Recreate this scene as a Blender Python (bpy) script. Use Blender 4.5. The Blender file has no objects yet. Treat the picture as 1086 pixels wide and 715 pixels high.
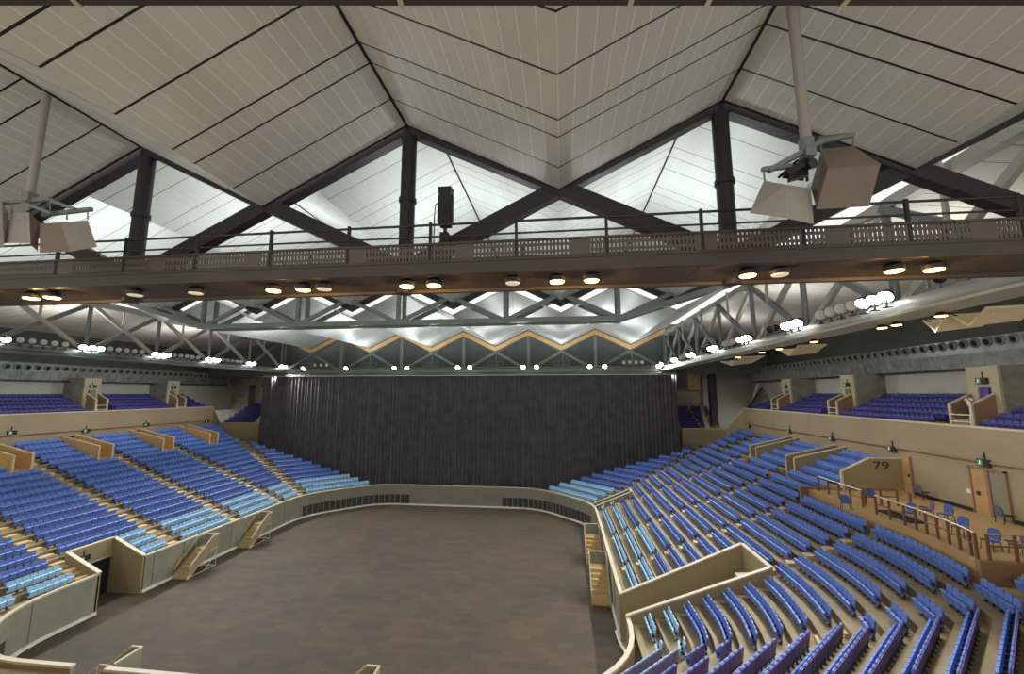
import bpy, bmesh, math, random
from mathutils import Vector, Matrix
random.seed(7)
S = 1.5                      # one drawing unit is 1.5 m
scn = bpy.context.scene
COL = scn.collection
V = Vector

# ------------------------------------------------------------------ camera model (drawing units)
F_PX, YAW, PITCH, EYE = 440.0, math.radians(6.85), math.radians(7.75), V((0, 0, 11.0))
_fw = V((-math.sin(YAW)*math.cos(PITCH), math.cos(YAW)*math.cos(PITCH), math.sin(PITCH)))
_rt = V((math.cos(YAW), math.sin(YAW), 0.0)); _up = _rt.cross(_fw)
def ray(x, y): return _fw + _rt*((x-543)/F_PX) - _up*((y-357.5)/F_PX)
def at_z(x, y, z): d = ray(x, y); return EYE + d*((z-EYE.z)/d.z)
def at_x(x, y, X): d = ray(x, y); return EYE + d*(X/d.x)
def at_y(x, y, Y): d = ray(x, y); return EYE + d*(Y/d.y)
def project(p):
    d = p-EYE; w = d.dot(_fw)
    if w < .1: return None
    return (543+F_PX*d.dot(_rt)/w, 357.5-F_PX*d.dot(_up)/w, w)

# ------------------------------------------------------------------ materials
def lin(c):
    c = c/255.0
    return c/12.92 if c <= .04045 else ((c+.055)/1.055)**2.4
def rgb(r, g, b): return (lin(r), lin(g), lin(b), 1.0)
M = {}
def mat(name, col, rough=.6, metal=0.0, var=.12, scale=2.0, emit=0.0, detail=3.0, bump=0.0):
    m = bpy.data.materials.new(name); m.use_nodes = True
    nt = m.node_tree; b = nt.nodes['Principled BSDF']
    c = rgb(*col)
    b.inputs['Roughness'].default_value = rough
    b.inputs['Metallic'].default_value = metal
    if var > 0:
        tc = nt.nodes.new('ShaderNodeTexCoord'); n = nt.nodes.new('ShaderNodeTexNoise')
        n.inputs['Scale'].default_value = scale; n.inputs['Detail'].default_value = detail
        r = nt.nodes.new('ShaderNodeValToRGB')
        r.color_ramp.elements[0].position = .3; r.color_ramp.elements[1].position = .7
        r.color_ramp.elements[0].color = tuple(x*(1-var) for x in c[:3])+(1,)
        r.color_ramp.elements[1].color = tuple(min(1, x*(1+var)) for x in c[:3])+(1,)
        nt.links.new(tc.outputs['Object'], n.inputs['Vector'])
        nt.links.new(n.outputs['Fac'], r.inputs['Fac'])
        nt.links.new(r.outputs['Color'], b.inputs['Base Color'])
        if bump > 0:
            bp = nt.nodes.new('ShaderNodeBump'); bp.inputs['Strength'].default_value = bump
            nt.links.new(n.outputs['Fac'], bp.inputs['Height']); nt.links.new(bp.outputs['Normal'], b.inputs['Normal'])
    else:
        b.inputs['Base Color'].default_value = c
    if emit > 0:
        b.inputs['Emission Color'].default_value = c
        b.inputs['Emission Strength'].default_value = emit
    M[name] = m
    return m
def ceiling_mat(name, base, line, seam, y0, combs, slat, rough=.45, metal=0.0):
    """board ceiling: dark joints across the folds at y0 - k*period (+ offsets), pale board lines along them"""
    m = bpy.data.materials.new(name); m.use_nodes = True; nt = m.node_tree; L = nt.links
    b = nt.nodes['Principled BSDF']; b.inputs['Roughness'].default_value = rough; b.inputs['Metallic'].default_value = metal
    tc = nt.nodes.new('ShaderNodeTexCoord'); sp = nt.nodes.new('ShaderNodeSeparateXYZ'); L.new(tc.outputs['Object'], sp.inputs[0])
    def math_(op, a, bb=None, v=None):
        n = nt.nodes.new('ShaderNodeMath'); n.operation = op
        L.new(a, n.inputs[0])
        if bb is not None: L.new(bb, n.inputs[1])
        elif v is not None: n.inputs[1].default_value = v
        return n.outputs[0]
    def comb(src, off, per, w):
        a = math_('SUBTRACT', src, v=off*S); a = math_('MODULO', math_('ADD', a, v=per*S*400), v=per*S)
        return math_('LESS_THAN', a, v=w*S)
    seamf = None
    for off, per, w in combs:
        c = comb(sp.outputs['Y'], off, per, w)
        seamf = c if seamf is None else math_('MAXIMUM', seamf, c)
    linef = comb(sp.outputs['X'], 0.0, slat, .014)
    n = nt.nodes.new('ShaderNodeTexNoise'); n.inputs['Scale'].default_value = .35; n.inputs['Detail'].default_value = 4
    mp = nt.nodes.new('ShaderNodeMapping'); mp.inputs['Scale'].default_value = (1.6, .35, 1); L.new(tc.outputs['Object'], mp.inputs[0]); L.new(mp.outputs[0], n.inputs['Vector'])
    r = nt.nodes.new('ShaderNodeValToRGB'); c = rgb(*base)
    r.color_ramp.elements[0].position = .3; r.color_ramp.elements[1].position = .7
    r.color_ramp.elements[0].color = tuple(x*.9 for x in c[:3])+(1,); r.color_ramp.elements[1].color = tuple(min(1, x*1.08) for x in c[:3])+(1,)
    L.new(n.outputs['Fac'], r.inputs['Fac'])
    m1 = nt.nodes.new('ShaderNodeMixRGB'); L.new(linef, m1.inputs['Fac']); L.new(r.outputs['Color'], m1.inputs['Color1']); m1.inputs['Color2'].default_value = rgb(*line)
    m2 = nt.nodes.new('ShaderNodeMixRGB'); L.new(seamf, m2.inputs['Fac']); L.new(m1.outputs[0], m2.inputs['Color1']); m2.inputs['Color2'].default_value = rgb(*seam)
    L.new(m2.outputs[0], b.inputs['Base Color'])
    M[name] = m; return m
def floor_mat():
    m = bpy.data.materials.new('arena floor boards'); m.use_nodes = True; nt = m.node_tree; L = nt.links
    b = nt.nodes['Principled BSDF']; b.inputs['Roughness'].default_value = .72; b.inputs['Specular IOR Level'].default_value = .25
    tc = nt.nodes.new('ShaderNodeTexCoord'); mp = nt.nodes.new('ShaderNodeMapping'); L.new(tc.outputs['Object'], mp.inputs[0])
    br = nt.nodes.new('ShaderNodeTexBrick'); L.new(mp.outputs[0], br.inputs['Vector'])
    br.inputs['Scale'].default_value = .42; br.inputs['Mortar Size'].default_value = .003; br.inputs['Bias'].default_value = 0.0
    br.inputs['Color1'].default_value = rgb(84, 74, 60); br.inputs['Color2'].default_value = rgb(74, 67, 55); br.inputs['Mortar'].default_value = rgb(57, 51, 44)
    n = nt.nodes.new('ShaderNodeTexNoise'); n.inputs['Scale'].default_value = .22; n.inputs['Detail'].default_value = 6; L.new(tc.outputs['Object'], n.inputs['Vector'])
    r = nt.nodes.new('ShaderNodeValToRGB'); r.color_ramp.elements[0].position = .3; r.color_ramp.elements[1].position = .7
    r.color_ramp.elements[0].color = (.82, .85, .84, 1); r.color_ramp.elements[1].color = (1.12, 1.06, 1.0, 1)
    L.new(n.outputs['Fac'], r.inputs['Fac'])
    mx = nt.nodes.new('ShaderNodeMixRGB'); mx.blend_type = 'MULTIPLY'; mx.inputs['Fac'].default_value = 1
    L.new(br.outputs['Color'], mx.inputs['Color1']); L.new(r.outputs['Color'], mx.inputs['Color2']); L.new(mx.outputs[0], b.inputs['Base Color'])
    M['floor'] = m
floor_mat()
ceiling_mat('ceiling boards near', (202, 199, 190), (228, 226, 218), (22, 20, 24), 0, [(y, 100.0, .034) for y in (7.6, 6.63, 6.17, 5.2, 4.24, 3.78, 2.8, 1.84)], .25)
ceiling_mat('ceiling boards bright', (204, 210, 206), (214, 218, 214), (60, 62, 64), 0, [(9.9, 1.2, .022), (10.4, 2.4, .022)], .25)
ceiling_mat('ceiling boards side', (196, 194, 184), (206, 204, 194), (60, 60, 60), 0, [(.3, 1.25, .03), (.8, 2.5, .03)], .3)
mat('parapet', (136, 134, 118), .55, var=.07, scale=.8)
mat('parapet cap', (196, 186, 160), .5, var=.05)
mat('beige wall', (150, 135, 110), .6, var=.06, scale=.5)
mat('vomitory wall', (150, 136, 104), .6, var=.06, scale=.6)
mat('portal wall', (170, 164, 138), .6, var=.05, scale=.6)
mat('brown wall', (140, 112, 84), .6, var=.08, scale=.6)
mat('wood_warm_light', (206, 166, 104), .5, var=.12, scale=3)
mat('concrete', (142, 129, 98), .75, var=.16, scale=1.3)
mat('concourse floor', (178, 148, 102), .45, var=.06, scale=.4)
mat('step', (206, 180, 128), .55, var=.14, scale=6)
mat('kick white', (214, 208, 196), .5, var=.04)
mat('grey wall', (168, 170, 160), .6, var=.08, scale=.7)
mat('blockwork', (136, 136, 126), .8, var=.25, scale=1.2)
mat('galvanized', (168, 172, 168), .32, metal=.75, var=.22, scale=1.4)
mat('galvanized dull', (128, 134, 130), .4, metal=.5, var=.25, scale=1.2)
mat('dark cladding', (74, 75, 68), .7, var=.12, scale=.5)
mat('louvre dark', (62, 60, 54), .6, var=.15)
mat('black opening', (20, 20, 26), .8, var=.1)
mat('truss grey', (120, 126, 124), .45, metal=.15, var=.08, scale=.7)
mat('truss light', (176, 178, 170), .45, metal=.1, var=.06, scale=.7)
mat('truss dark', (46, 43, 48), .5, var=.12, scale=.9)
mat('catwalk steel', (70, 62, 56), .55, var=.15, scale=.8)
mat('rail black', (32, 29, 30), .45, var=.1)
mat('curtain black', (84, 82, 86), .95, var=.22, scale=.7)
mat('curtain hem', (196, 192, 182), .7, var=.05)
mat('seat blue', (86, 118, 194), .5, var=.07, scale=2)
mat('seat light', (150, 196, 230), .5, var=.07, scale=2)
mat('seat navy', (52, 50, 122), .55, var=.1, scale=2)
mat('seat shell', (98, 76, 152), .45, var=.08, scale=2)
mat('seat shell light', (128, 116, 156), .45, var=.08, scale=2)
mat('seat iron', (40, 36, 38), .5, var=.1)
mat('hinge white', (226, 222, 212), .4, var=.03)
mat('tan fascia', (226, 186, 126), .55, var=.06, scale=.8)
mat('horn taupe', (158, 150, 142), .6, var=.05, scale=2)
mat('horn brown', (126, 110, 98), .6, var=.05, scale=2)
mat('sail cream', (216, 200, 166), .6, var=.04)
mat('lamp off', (206, 210, 206), .25, var=.04)
mat('flood lens', (250, 252, 255), .3, var=0, emit=26)
mat('warm lens', (255, 196, 104), .3, var=0, emit=11)
mat('dim lens', (214, 200, 180), .3, var=0, emit=.5)
mat('purple door', (92, 60, 176), .45, var=.05)
mat('oak door', (176, 142, 98), .5, var=.14, scale=2.4)
mat('grey door', (128, 122, 108), .5, var=.08)
mat('sign green', (60, 120, 92), .4, var=0, emit=.25)
mat('sign white', (224, 232, 222), .4, var=0, emit=.3)
mat('sign dark', (28, 30, 30), .5, var=0)
mat('chair blue', (70, 92, 160), .7, var=.1, scale=6)
mat('chair grey', (84, 86, 104), .7, var=.1, scale=6)
mat('rail timber', (118, 82, 60), .5, var=.12, scale=3)
mat('steel rail', (196, 190, 176), .35, metal=.4, var=.05)
mat('skin', (176, 124, 96), .6, var=.05); mat('hair', (36, 28, 26), .7, var=.1)
mat('shirt white', (236, 234, 228), .8, var=.04); mat('trousers dark', (38, 36, 42), .85, var=.08)

# ------------------------------------------------------------------ mesh builder (drawing units, world coordinates)
class MB:
    def __init__(s): s.v = []; s.f = []
    def add(s, vs, fs):
        n = len(s.v); s.v += [V(p) for p in vs]; s.f += [tuple(i+n for i in f) for f in fs]; return s
    def box(s, lo, hi):
        x0, y0, z0 = lo; x1, y1, z1 = hi
        return s.add([(x0,y0,z0),(x1,y0,z0),(x1,y1,z0),(x0,y1,z0),(x0,y0,z1),(x1,y0,z1),(x1,y1,z1),(x0,y1,z1)],
                     [(0,3,2,1),(4,5,6,7),(0,1,5,4),(1,2,6,5),(2,3,7,6),(3,0,4,7)])
    def hexa(s, b, t):       # two quads, same winding
        return s.add(list(b)+list(t), [(3,2,1,0),(4,5,6,7),(0,1,5,4),(1,2,6,5),(2,3,7,6),(3,0,4,7)])
    def beam(s, p, q, w, h=None, up=None):
        p, q = V(p), V(q); h = w if h is None else h; d = (q-p).normalized()
        u = V((0,0,1)) if up is None else V(up)
        if abs(d.dot(u)) > .98: u = V((0,1,0))
        a = d.cross(u).normalized(); c = a.cross(d).normalized()
        a *= w/2; c *= h/2
        return s.hexa([p-a-c, p+a-c, p+a+c, p-a+c], [q-a-c, q+a-c, q+a+c, q-a+c])
    def tube(s, p, q, r, n=8, r2=None):
        p, q = V(p), V(q); r2 = r if r2 is None else r2; d = (q-p).normalized()
        u = V((0,0,1)) if abs(d.z) < .95 else V((0,1,0))
        a = d.cross(u).normalized(); c = a.cross(d)
        vs = []
        for pt, rr in ((p, r), (q, r2)):
            for i in range(n):
                t = 2*math.pi*i/n; vs.append(pt + a*(rr*math.cos(t)) + c*(rr*math.sin(t)))
        fs = [(i, (i+1) % n, n+(i+1) % n, n+i) for i in range(n)] + [tuple(range(n-1, -1, -1)), tuple(range(n, 2*n))]
        return s.add(vs, fs)
    def path(s, pts, r, n=6):
        for a, b in zip(pts[:-1], pts[1:]): s.tube(a, b, r, n)
        return s
    def lathe(s, o, d, prof, n=14):   # prof: (distance along d, radius)
        o, d = V(o), V(d).normalized(); u = V((0,0,1)) if abs(d.z) < .95 else V((0,1,0))
        a = d.cross(u).normalized(); c = a.cross(d); vs = []; k = len(prof)
        for t, r in prof:
            for i in range(n):
                g = 2*math.pi*i/n; vs.append(o + d*t + a*(r*math.cos(g)) + c*(r*math.sin(g)))
        fs = [(j*n+i, j*n+(i+1) % n, (j+1)*n+(i+1) % n, (j+1)*n+i) for j in range(k-1) for i in range(n)]
        fs += [tuple(range(n-1, -1, -1)), tuple(range((k-1)*n, k*n))]
        return s.add(vs, fs)
    def prism(s, poly, ext):          # polygon (3D points) extruded by a vector
        n = len(poly); poly = [V(p) for p in poly]; e = V(ext)
        return s.add(poly + [p+e for p in poly], [tuple(range(n-1, -1, -1)), tuple(range(n, 2*n))] + [(i, (i+1) % n, n+(i+1) % n, n+i) for i in range(n)])
    def hull(s, pts):
        bm = bmesh.new()
        for p in pts: bm.verts.new(p)
        r = bmesh.ops.convex_hull(bm, input=bm.verts)
        bm.verts.ensure_lookup_table(); bm.verts.index_update()
        s.add([v.co.copy() for v in bm.verts], [tuple(v.index for v in f.verts) for f in bm.faces]); bm.free()
        return s
    def sweep(s, pts, prof):          # plan polyline pts (x,y); prof: closed list of (offset to the LEFT of travel, z)
        n = len(pts); k = len(prof); vs = []
        for i, p in enumerate(pts):
            p = V((p[0], p[1]))
            d0 = (p - V(pts[i-1][:2])).normalized() if i else None
            d1 = (V(pts[i+1][:2]) - p).normalized() if i < n-1 else None
            d0 = d0 or d1; d1 = d1 or d0
            n0 = V((-d0.y, d0.x)); n1 = V((-d1.y, d1.x)); m = (n0+n1).normalized(); m /= max(.4, m.dot(n0))
            for o, z in prof: vs.append((p.x+m.x*o, p.y+m.y*o, z))
        fs = [(i*k+j, i*k+(j+1) % k, (i+1)*k+(j+1) % k, (i+1)*k+j) for i in range(n-1) for j in range(k)]
        fs += [tuple(range(k-1, -1, -1)), tuple(range((n-1)*k, n*k))]
        return s.add(vs, fs)
    def mesh(s, name, m, origin=V((0,0,0)), smooth=False):
        me = bpy.data.meshes.new(name)
        me.from_pydata([(p-origin)*S for p in s.v], [], s.f)
        bm = bmesh.new(); bm.from_mesh(me); bmesh.ops.recalc_face_normals(bm, faces=bm.faces); bm.to_mesh(me); bm.free()
        me.materials.append(M[m] if isinstance(m, str) else m)
        if smooth:
            for p in me.polygons: p.use_smooth = True
            try: me.set_sharp_from_angle(angle=math.radians(40))
            except Exception: pass
        return me
    def build(s, name, m, parent=None, smooth=False):
        origin = V((0,0,0))
        if parent is not None: origin = V(parent['_o'])
        o = bpy.data.objects.new(name, s.mesh(name, m, origin, smooth)); COL.objects.link(o)
        if parent is not None: o.parent = parent; o['_o'] = tuple(origin)
        else: o['_o'] = (0.0, 0.0, 0.0)
        return o
def tag(o, label, cat, group=None):
    o['label'] = label; o['category'] = cat
    if group: o['group'] = group
    return o
def thing(name, label, cat, loc, group=None):
    o = bpy.data.objects.new(name, None); COL.objects.link(o); o.empty_display_size = .2
    o.location = V(loc)*S; o['_o'] = tuple(loc)
    return tag(o, label, cat, group)
def solid(name, mb, m, label, cat, group=None, smooth=False):
    """a thing that is one mesh, its origin at the middle of its foot"""
    lo = V((min(p.x for p in mb.v), min(p.y for p in mb.v), min(p.z for p in mb.v))); hi = V((max(p.x for p in mb.v), max(p.y for p in mb.v), 0))
    o_ = V(((lo.x+hi.x)/2, (lo.y+hi.y)/2, lo.z))
    o = bpy.data.objects.new(name, mb.mesh(name, m, o_, smooth)); COL.objects.link(o); o.location = o_*S; o['_o'] = tuple(o_)
    return tag(o, label, cat, group)
def struct(name, mb, m, smooth=False):
    o = mb.build(name, m, None, smooth); o['kind'] = 'structure'; return o
ONES = 'zeroth first second third fourth fifth sixth seventh eighth ninth tenth eleventh twelfth thirteenth fourteenth fifteenth sixteenth seventeenth eighteenth nineteenth'.split()
TENS = {2: 'twent', 3: 'thirt', 4: 'fort', 5: 'fift', 6: 'sixt'}
def nth(n):
    if n < 20: return ONES[n]
    t = TENS[n//10]
    return t+'ieth' if n % 10 == 0 else t+'y-'+ONES[n % 10]

# ------------------------------------------------------------------ bowl geometry
AX2 = -21.0                                    # x mirrors about -10.5
def mir(p): return V((AX2-p[0], p[1], p[2] if len(p) > 2 else 0))
PX = 2.45
def row_path(d, side='L'):
    """plan polyline at distance d outside the parapet: far chamfer, straight side, bend, near corner, near end"""
    bf = (PX+d, 36.7+.41*d)
    t = (41.62-bf[1])/.7071
    a = (bf[0]-.7071*t, 41.62)
    sh = .24*min(1, d/.5) if side == 'R' else 0.0
    n1 = (PX+d+sh, 16.3)
    tt = max(0.06, (.31*d-.15)/.73)
    n2 = (PX+d+sh-.24*tt, 16.3-.97*tt)
    k = n2[0]-n2[1]
    ynear = 13.5-d
    n3 = (k+ynear, ynear)
    q = min(1.5, tt*.8); p0 = (n1[0], n1[1]+q); p2 = (n1[0]-.24*q, n1[1]-.97*q)      # ease the bend over several seats
    pts = [a, bf]+[(p0[0]*(1-t)**2+n1[0]*2*t*(1-t)+p2[0]*t*t, p0[1]*(1-t)**2+n1[1]*2*t*(1-t)+p2[1]*t*t) for t in (0, .17, .33, .5, .67, .83, 1)]+[n2]
    pts += [n3, (-10.5, ynear)]
    return [V(p) for p in pts]
def clip(path, y1, y0):
    """the part of the polyline with y0 <= y <= y1 (y falls along it)"""
    out = []
    for a, b in zip(path[:-1], path[1:]):
        if a.y < y0-1e-6 or b.y > y1+1e-6: continue
        p, q = a, b
        if abs(a.y-b.y) > 1e-6:
            if a.y > y1: p = a.lerp(b, (a.y-y1)/(a.y-b.y))
            if b.y < y0: q = a.lerp(b, (a.y-y0)/(a.y-b.y))
        if not out: out.append(p)
        if (q-out[-1]).length > 1e-6: out.append(q)
    return out
def clip_pair(pa, pb, y1, y0):
    """clip pa to y0..y1 and cut pb at the same places along the line"""
    ca, cb = [], []
    for a, b, c, d in zip(pa[:-1], pa[1:], pb[:-1], pb[1:]):
        if a.y < y0-1e-6 or b.y > y1+1e-6: continue
        t0, t1 = 0.0, 1.0
        if abs(a.y-b.y) > 1e-6:
            if a.y > y1: t0 = (a.y-y1)/(a.y-b.y)
            if b.y < y0: t1 = (a.y-y0)/(a.y-b.y)
        if not ca: ca.append(a.lerp(b, t0)); cb.append(c.lerp(d, t0))
        ca.append(a.lerp(b, t1)); cb.append(c.lerp(d, t1))
    return ca, cb
TREAD, RISE = .735, .30
def tz(j): return 1.73+RISE*j
NROW = 19

def cuts(side, j):
    """y intervals of row j where the stand is missing"""
    c = []
    if side == 'R':
        if j <= 6: c.append((18.72-.075*j, 20.8))
        if j <= 3: c.append((35.3, 36.6))
        if j >= 13: c.append((14.0, 23.85))
    else:
        if j <= 2: c.append((19.85, 22.15))
    if j >= 13: c.append((36.7+.41*(.6+TREAD*j)+.3, 60))
    if j >= 14:
        for a, b in PODS:
            if not (side == 'R' and b < 24.5): c.append((a, b))
    return c
PODS = [(22.85, 23.95), (27.75, 28.85), (32.8, 33.9), (37.6, 38.7)]
def minus(y1, y0, cs):
    iv = [(y0, y1)]
    for a, b in cs:
        nx = []
        for p, q in iv:
            if b <= p or a >= q: nx.append((p, q)); continue
            if a > p: nx.append((p, a))
            if b < q: nx.append((b, q))
        iv = nx
    return [i for i in iv if i[1]-i[0] > .15]

for side in 'RL':
    mb = MB()
    for j in range(NROW):
        d0, d1 = .15+TREAD*j, .15+TREAD*(j+1)
        lowend = -50
        for y0, y1 in minus(60, -50, cuts(side, j)):
            pa, pb = row_path(d0, side), row_path(d1, side)
            # near-end rows share one y: keep them by clipping only above it
            ca, cb = clip_pair(pa, pb, y1, max(y0, 13.5-d0))
            if len(ca) < 2: continue
            n = len(ca)
            z0, z1 = (tz(j-1) if j else 1.45)-.05, tz(j)
            vs = []
            for p, q in zip(ca, cb):
                P = (lambda w, z: V((w.x, w.y, z))) if side == 'R' else (lambda w, z: V((AX2-w.x, w.y, z)))
                vs += [P(p, z0), P(p, z1), P(q, z1), P(q, z0)]
            fs = []
            for i in range(n-1):
                b = 4*i
                fs += [(b, b+4, b+5, b+1), (b+1, b+5, b+6, b+2), (b+2, b+6, b+7, b+3)]
            fs += [(0, 1, 2, 3), (4*n-1, 4*n-2, 4*n-3, 4*n-4)]
            mb.add(vs, fs)
    struct('floor_stand_'+('right' if side == 'R' else 'left'), mb, 'concrete')

# ------------------------------------------------------------------ aisles, aisle steps, seats
AISLES = [19.5, 24.4, 29.25, 34.25]
HALF = .40
def seat_runs(side, j):
    """(block name, y_hi, y_lo, y the count starts from, +1/-1 direction) of every run of seats in row j"""
    d = .6+TREAD*j
    yb = 36.7+.41*d
    nb = row_path(d, side)
    ynr = nb[-3].y                                     # corner with the near chamfer
    yend = nb[-1].y
    runs = []
    if side == 'L': ed = [(41.45, yb+.38, 'F'), (yb-.38, 34.65, 'A'), (33.85, 29.65, 'B'), (28.85, 24.8, 'C'), (24.0, 19.9, 'D')]
    else: ed = [(41.45, yb+.2, 'F'), (yb-.2, 34.45, 'A'), (34.05, 28.6, 'B'), (28.2, 23.95, 'C'), (23.6, 19.2, 'D')]
    if j > 12: ed = ed[1:]
    ya = min(14.6, ynr+1.5)                            # corner aisle
    if j <= 1: ya = ynr+.8
    ed += [(19.1 if side == 'L' else 18.85, ya+.22, 'E'), (ya-.22, yend+.02, 'G')]
    for hi, lo, nm in ed:
        cs = cuts(side, j)
        for a, b in minus(hi, lo, [(p-.12, q+.12) for p, q in cs]):
            runs.append((nm, b, a))
    return runs
seats = []            # (tier, colour, side, block, row, index, count, position, outward direction)
PITCH_S = .292
for side in 'RL':
    for j in range(NROW):
        d = .60+TREAD*j
        path = row_path(d, side)
        for nm, hi, lo in seat_runs(side, j):
            c = clip(path, hi, lo)
            if nm == 'G':
                c = clip(path, hi, path[-1].y)
            if len(c) < 2: continue
            segs = [(a, b, (b-a).length) for a, b in zip(c[:-1], c[1:])]
            L = sum(s[2] for s in segs); n = int((L+.02)/PITCH_S)
            if n < 1: continue
            off = (L-n*PITCH_S)/2
            for i in range(n):
                s = off+(i+.5)*PITCH_S
                for a, b, l in segs:
                    if s <= l+1e-6: break
                    s -= l
                p = a.lerp(b, min(1, s/l)); t = (b-a).normalized()
                out = V((-t.y, t.x))                    # travelling far -> near on the right side: outward is +x
                pos = V((p.x, p.y, tz(j)))
                if side == 'L': pos = mir(pos); out = V((-out.x, out.y))
                col = 'light' if j <= 1 or (j == 2 and nm in ('ABCDF' if side == 'L' else 'CF')) else 'blue'
                if pos.y < 13.6-d+.05 and not (side == 'L' and pos.x < -18.6 and j == 0): continue   # straight near end: no seats against the arena wall
                if nm == 'G' and side == 'L' and pos.y < 14.0: col = 'blue'
                if seats and seats[-1]['j'] == j and seats[-1]['side'] == side and (seats[-1]['pos']-pos).length < (.283 if seats[-1]['out'].dot(out) > .99 else .50 if seats[-1]['out'].dot(out) < .92 else .34): continue
                seats.append(dict(col=col, side=side, nm=nm, j=j, i=i, n=n, pos=pos, out=out))

def seat_parts():
    """a tip-up seat in metres: x across, +y towards its back, z up from the tread"""
    def shell(w, y0, y1, z0, z1, lean, r, th, n=4):
        # rounded-top slab following a slightly leaning back
        poly = [(-w, z0), (w, z0)]
        for k in range(n+1):
            t = math.pi/2*k/n; poly.append((w-r+r*math.cos(t), z1-r+r*math.sin(t)))
        for k in range(n+1):
            t = math.pi/2*(1+k/n); poly.append((-w+r+r*math.cos(t), z1-r+r*math.sin(t)))
        m = MB()
        f = lambda z: lean*(z-z0)
        m.prism([V((x, y0+f(z), z))/S for x, z in poly], V((0, th, 0))/S)
        return m
    back = shell(.206, -.05, 0, .24, .87, .16, .13, .045)
    rear = shell(.198, -.003, 0, .20, .85, .16, .12, .034)
    pan = MB()                                            # tipped-up seat pan
    pan.hexa([V(p)/S for p in ((-.198, -.15, .22), (.198, -.15, .22), (.198, -.07, .19), (-.198, -.07, .19))],
             [V(p)/S for p in ((-.19, -.235, .58), (.19, -.235, .58), (.19, -.15, .62), (-.19, -.15, .62))])
    iron = MB()
    for sx in (-1, 1):
        iron.hexa([V((sx*.198-.012, -.10, .36))/S, V((sx*.198+.012, -.10, .36))/S, V((sx*.198+.012, .03, .36))/S, V((sx*.198-.012, .03, .36))/S],
                  [V((sx*.198-.012, -.15, .47))/S, V((sx*.198+.012, -.15, .47))/S, V((sx*.198+.012, -.02, .55))/S, V((sx*.198-.012, -.02, .55))/S])
    iron.box(V((-.205, .00, .15))/S, V((.205, .045, .20))/S)
    iron.box(V((-.03, .0, 0))/S, V((.03, .05, .26))/S); iron.box(V((-.09, -.06, 0))/S, V((.09, .09, .012))/S)
    hin = MB().lathe(V((-.206, -.095, .22))/S, V((1, 0, 0)), [(0, .022/S), (.412/S, .022/S)], 8)
    return dict(backrest=back, back_shell=rear, seat_pan=pan, bracket=iron, hinge_bar=hin)
SP = seat_parts()
def seat_mats(col):
    if col == 'light': return dict(backrest='seat light', back_shell='seat shell light', seat_pan='seat light', bracket='seat iron', hinge_bar='hinge white')
    if col == 'navy': return dict(backrest='seat navy', back_shell='seat navy', seat_pan='seat navy', bracket='seat iron', hinge_bar='seat iron')
    return dict(backrest='seat blue', back_shell='seat shell', seat_pan='seat blue', bracket='seat iron', hinge_bar='hinge white')
SEAT_MESH = {c: {k: mb.mesh('seat_'+k, seat_mats(c)[k]) for k, mb in SP.items()} for c in ('blue', 'light')}
def place(proto, pos, out):
    o = proto.copy(); COL.objects.link(o)
    o.location = pos*S; o.rotation_euler = (0, 0, math.atan2(out.y, out.x)-math.pi/2)
    for ch in proto.children:
        c = ch.copy(); COL.objects.link(c); c.parent = o
    return o
def seat_proto(col):
    t = bpy.data.objects.new('stadium_seat', None); COL.objects.link(t); t.empty_display_size = .2
    for k in SP:
        c = bpy.data.objects.new(k, SEAT_MESH[col][k]); COL.objects.link(c); c.parent = t
    t['category'] = 'seat'
    return t
def near_size(s):
    p = project(s['pos']+V((0, 0, .4)))
    if p is None or not (-6 < p[0] < 1092 and -6 < p[1] < 721): return 0
    return 1/p[2]
BLOCKS = {('R', 'G'): 'corner block seen from behind', ('R', 'E'): 'block between vomitory and corner aisle',
          ('R', 'D'): 'block right behind the vomitory box', ('R', 'C'): 'block two aisles past the vomitory box',
          ('L', 'E'): 'near left block by black doorway', ('L', 'D'): 'left block above the black doorway', ('L', 'G'): 'near left corner block',
          ('R', 'B'): 'block three aisles past the vomitory box', ('L', 'C'): 'left block beside the first white stair'}
order = sorted((s for s in seats if near_size(s) > 0), key=lambda s: -near_size(s))
indiv = order[:300]; ids = {id(s) for s in indiv}
protos = {}
for s in indiv:
    if s['col'] not in protos: protos[s['col']] = seat_proto(s['col']); first = True
    else: first = False
    if first:
        o = protos[s['col']]; o.location = s['pos']*S; o.rotation_euler = (0, 0, math.atan2(s['out'].y, s['out'].x)-math.pi/2)
    else: o = place(protos[s['col']], s['pos'], s['out'])
    c = {'blue': 'blue', 'light': 'pale blue'}[s['col']]
    o['label'] = '%s tip-up seat, %s from far end, %s row, %s' % (c, nth(s['i']+1), nth(s['j']+1), BLOCKS.get((s['side'], s['nm']), 'far block'))
    o['group'] = '%s seats in the %s' % (c, BLOCKS.get((s['side'], s['nm']), 'far block'))
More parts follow.
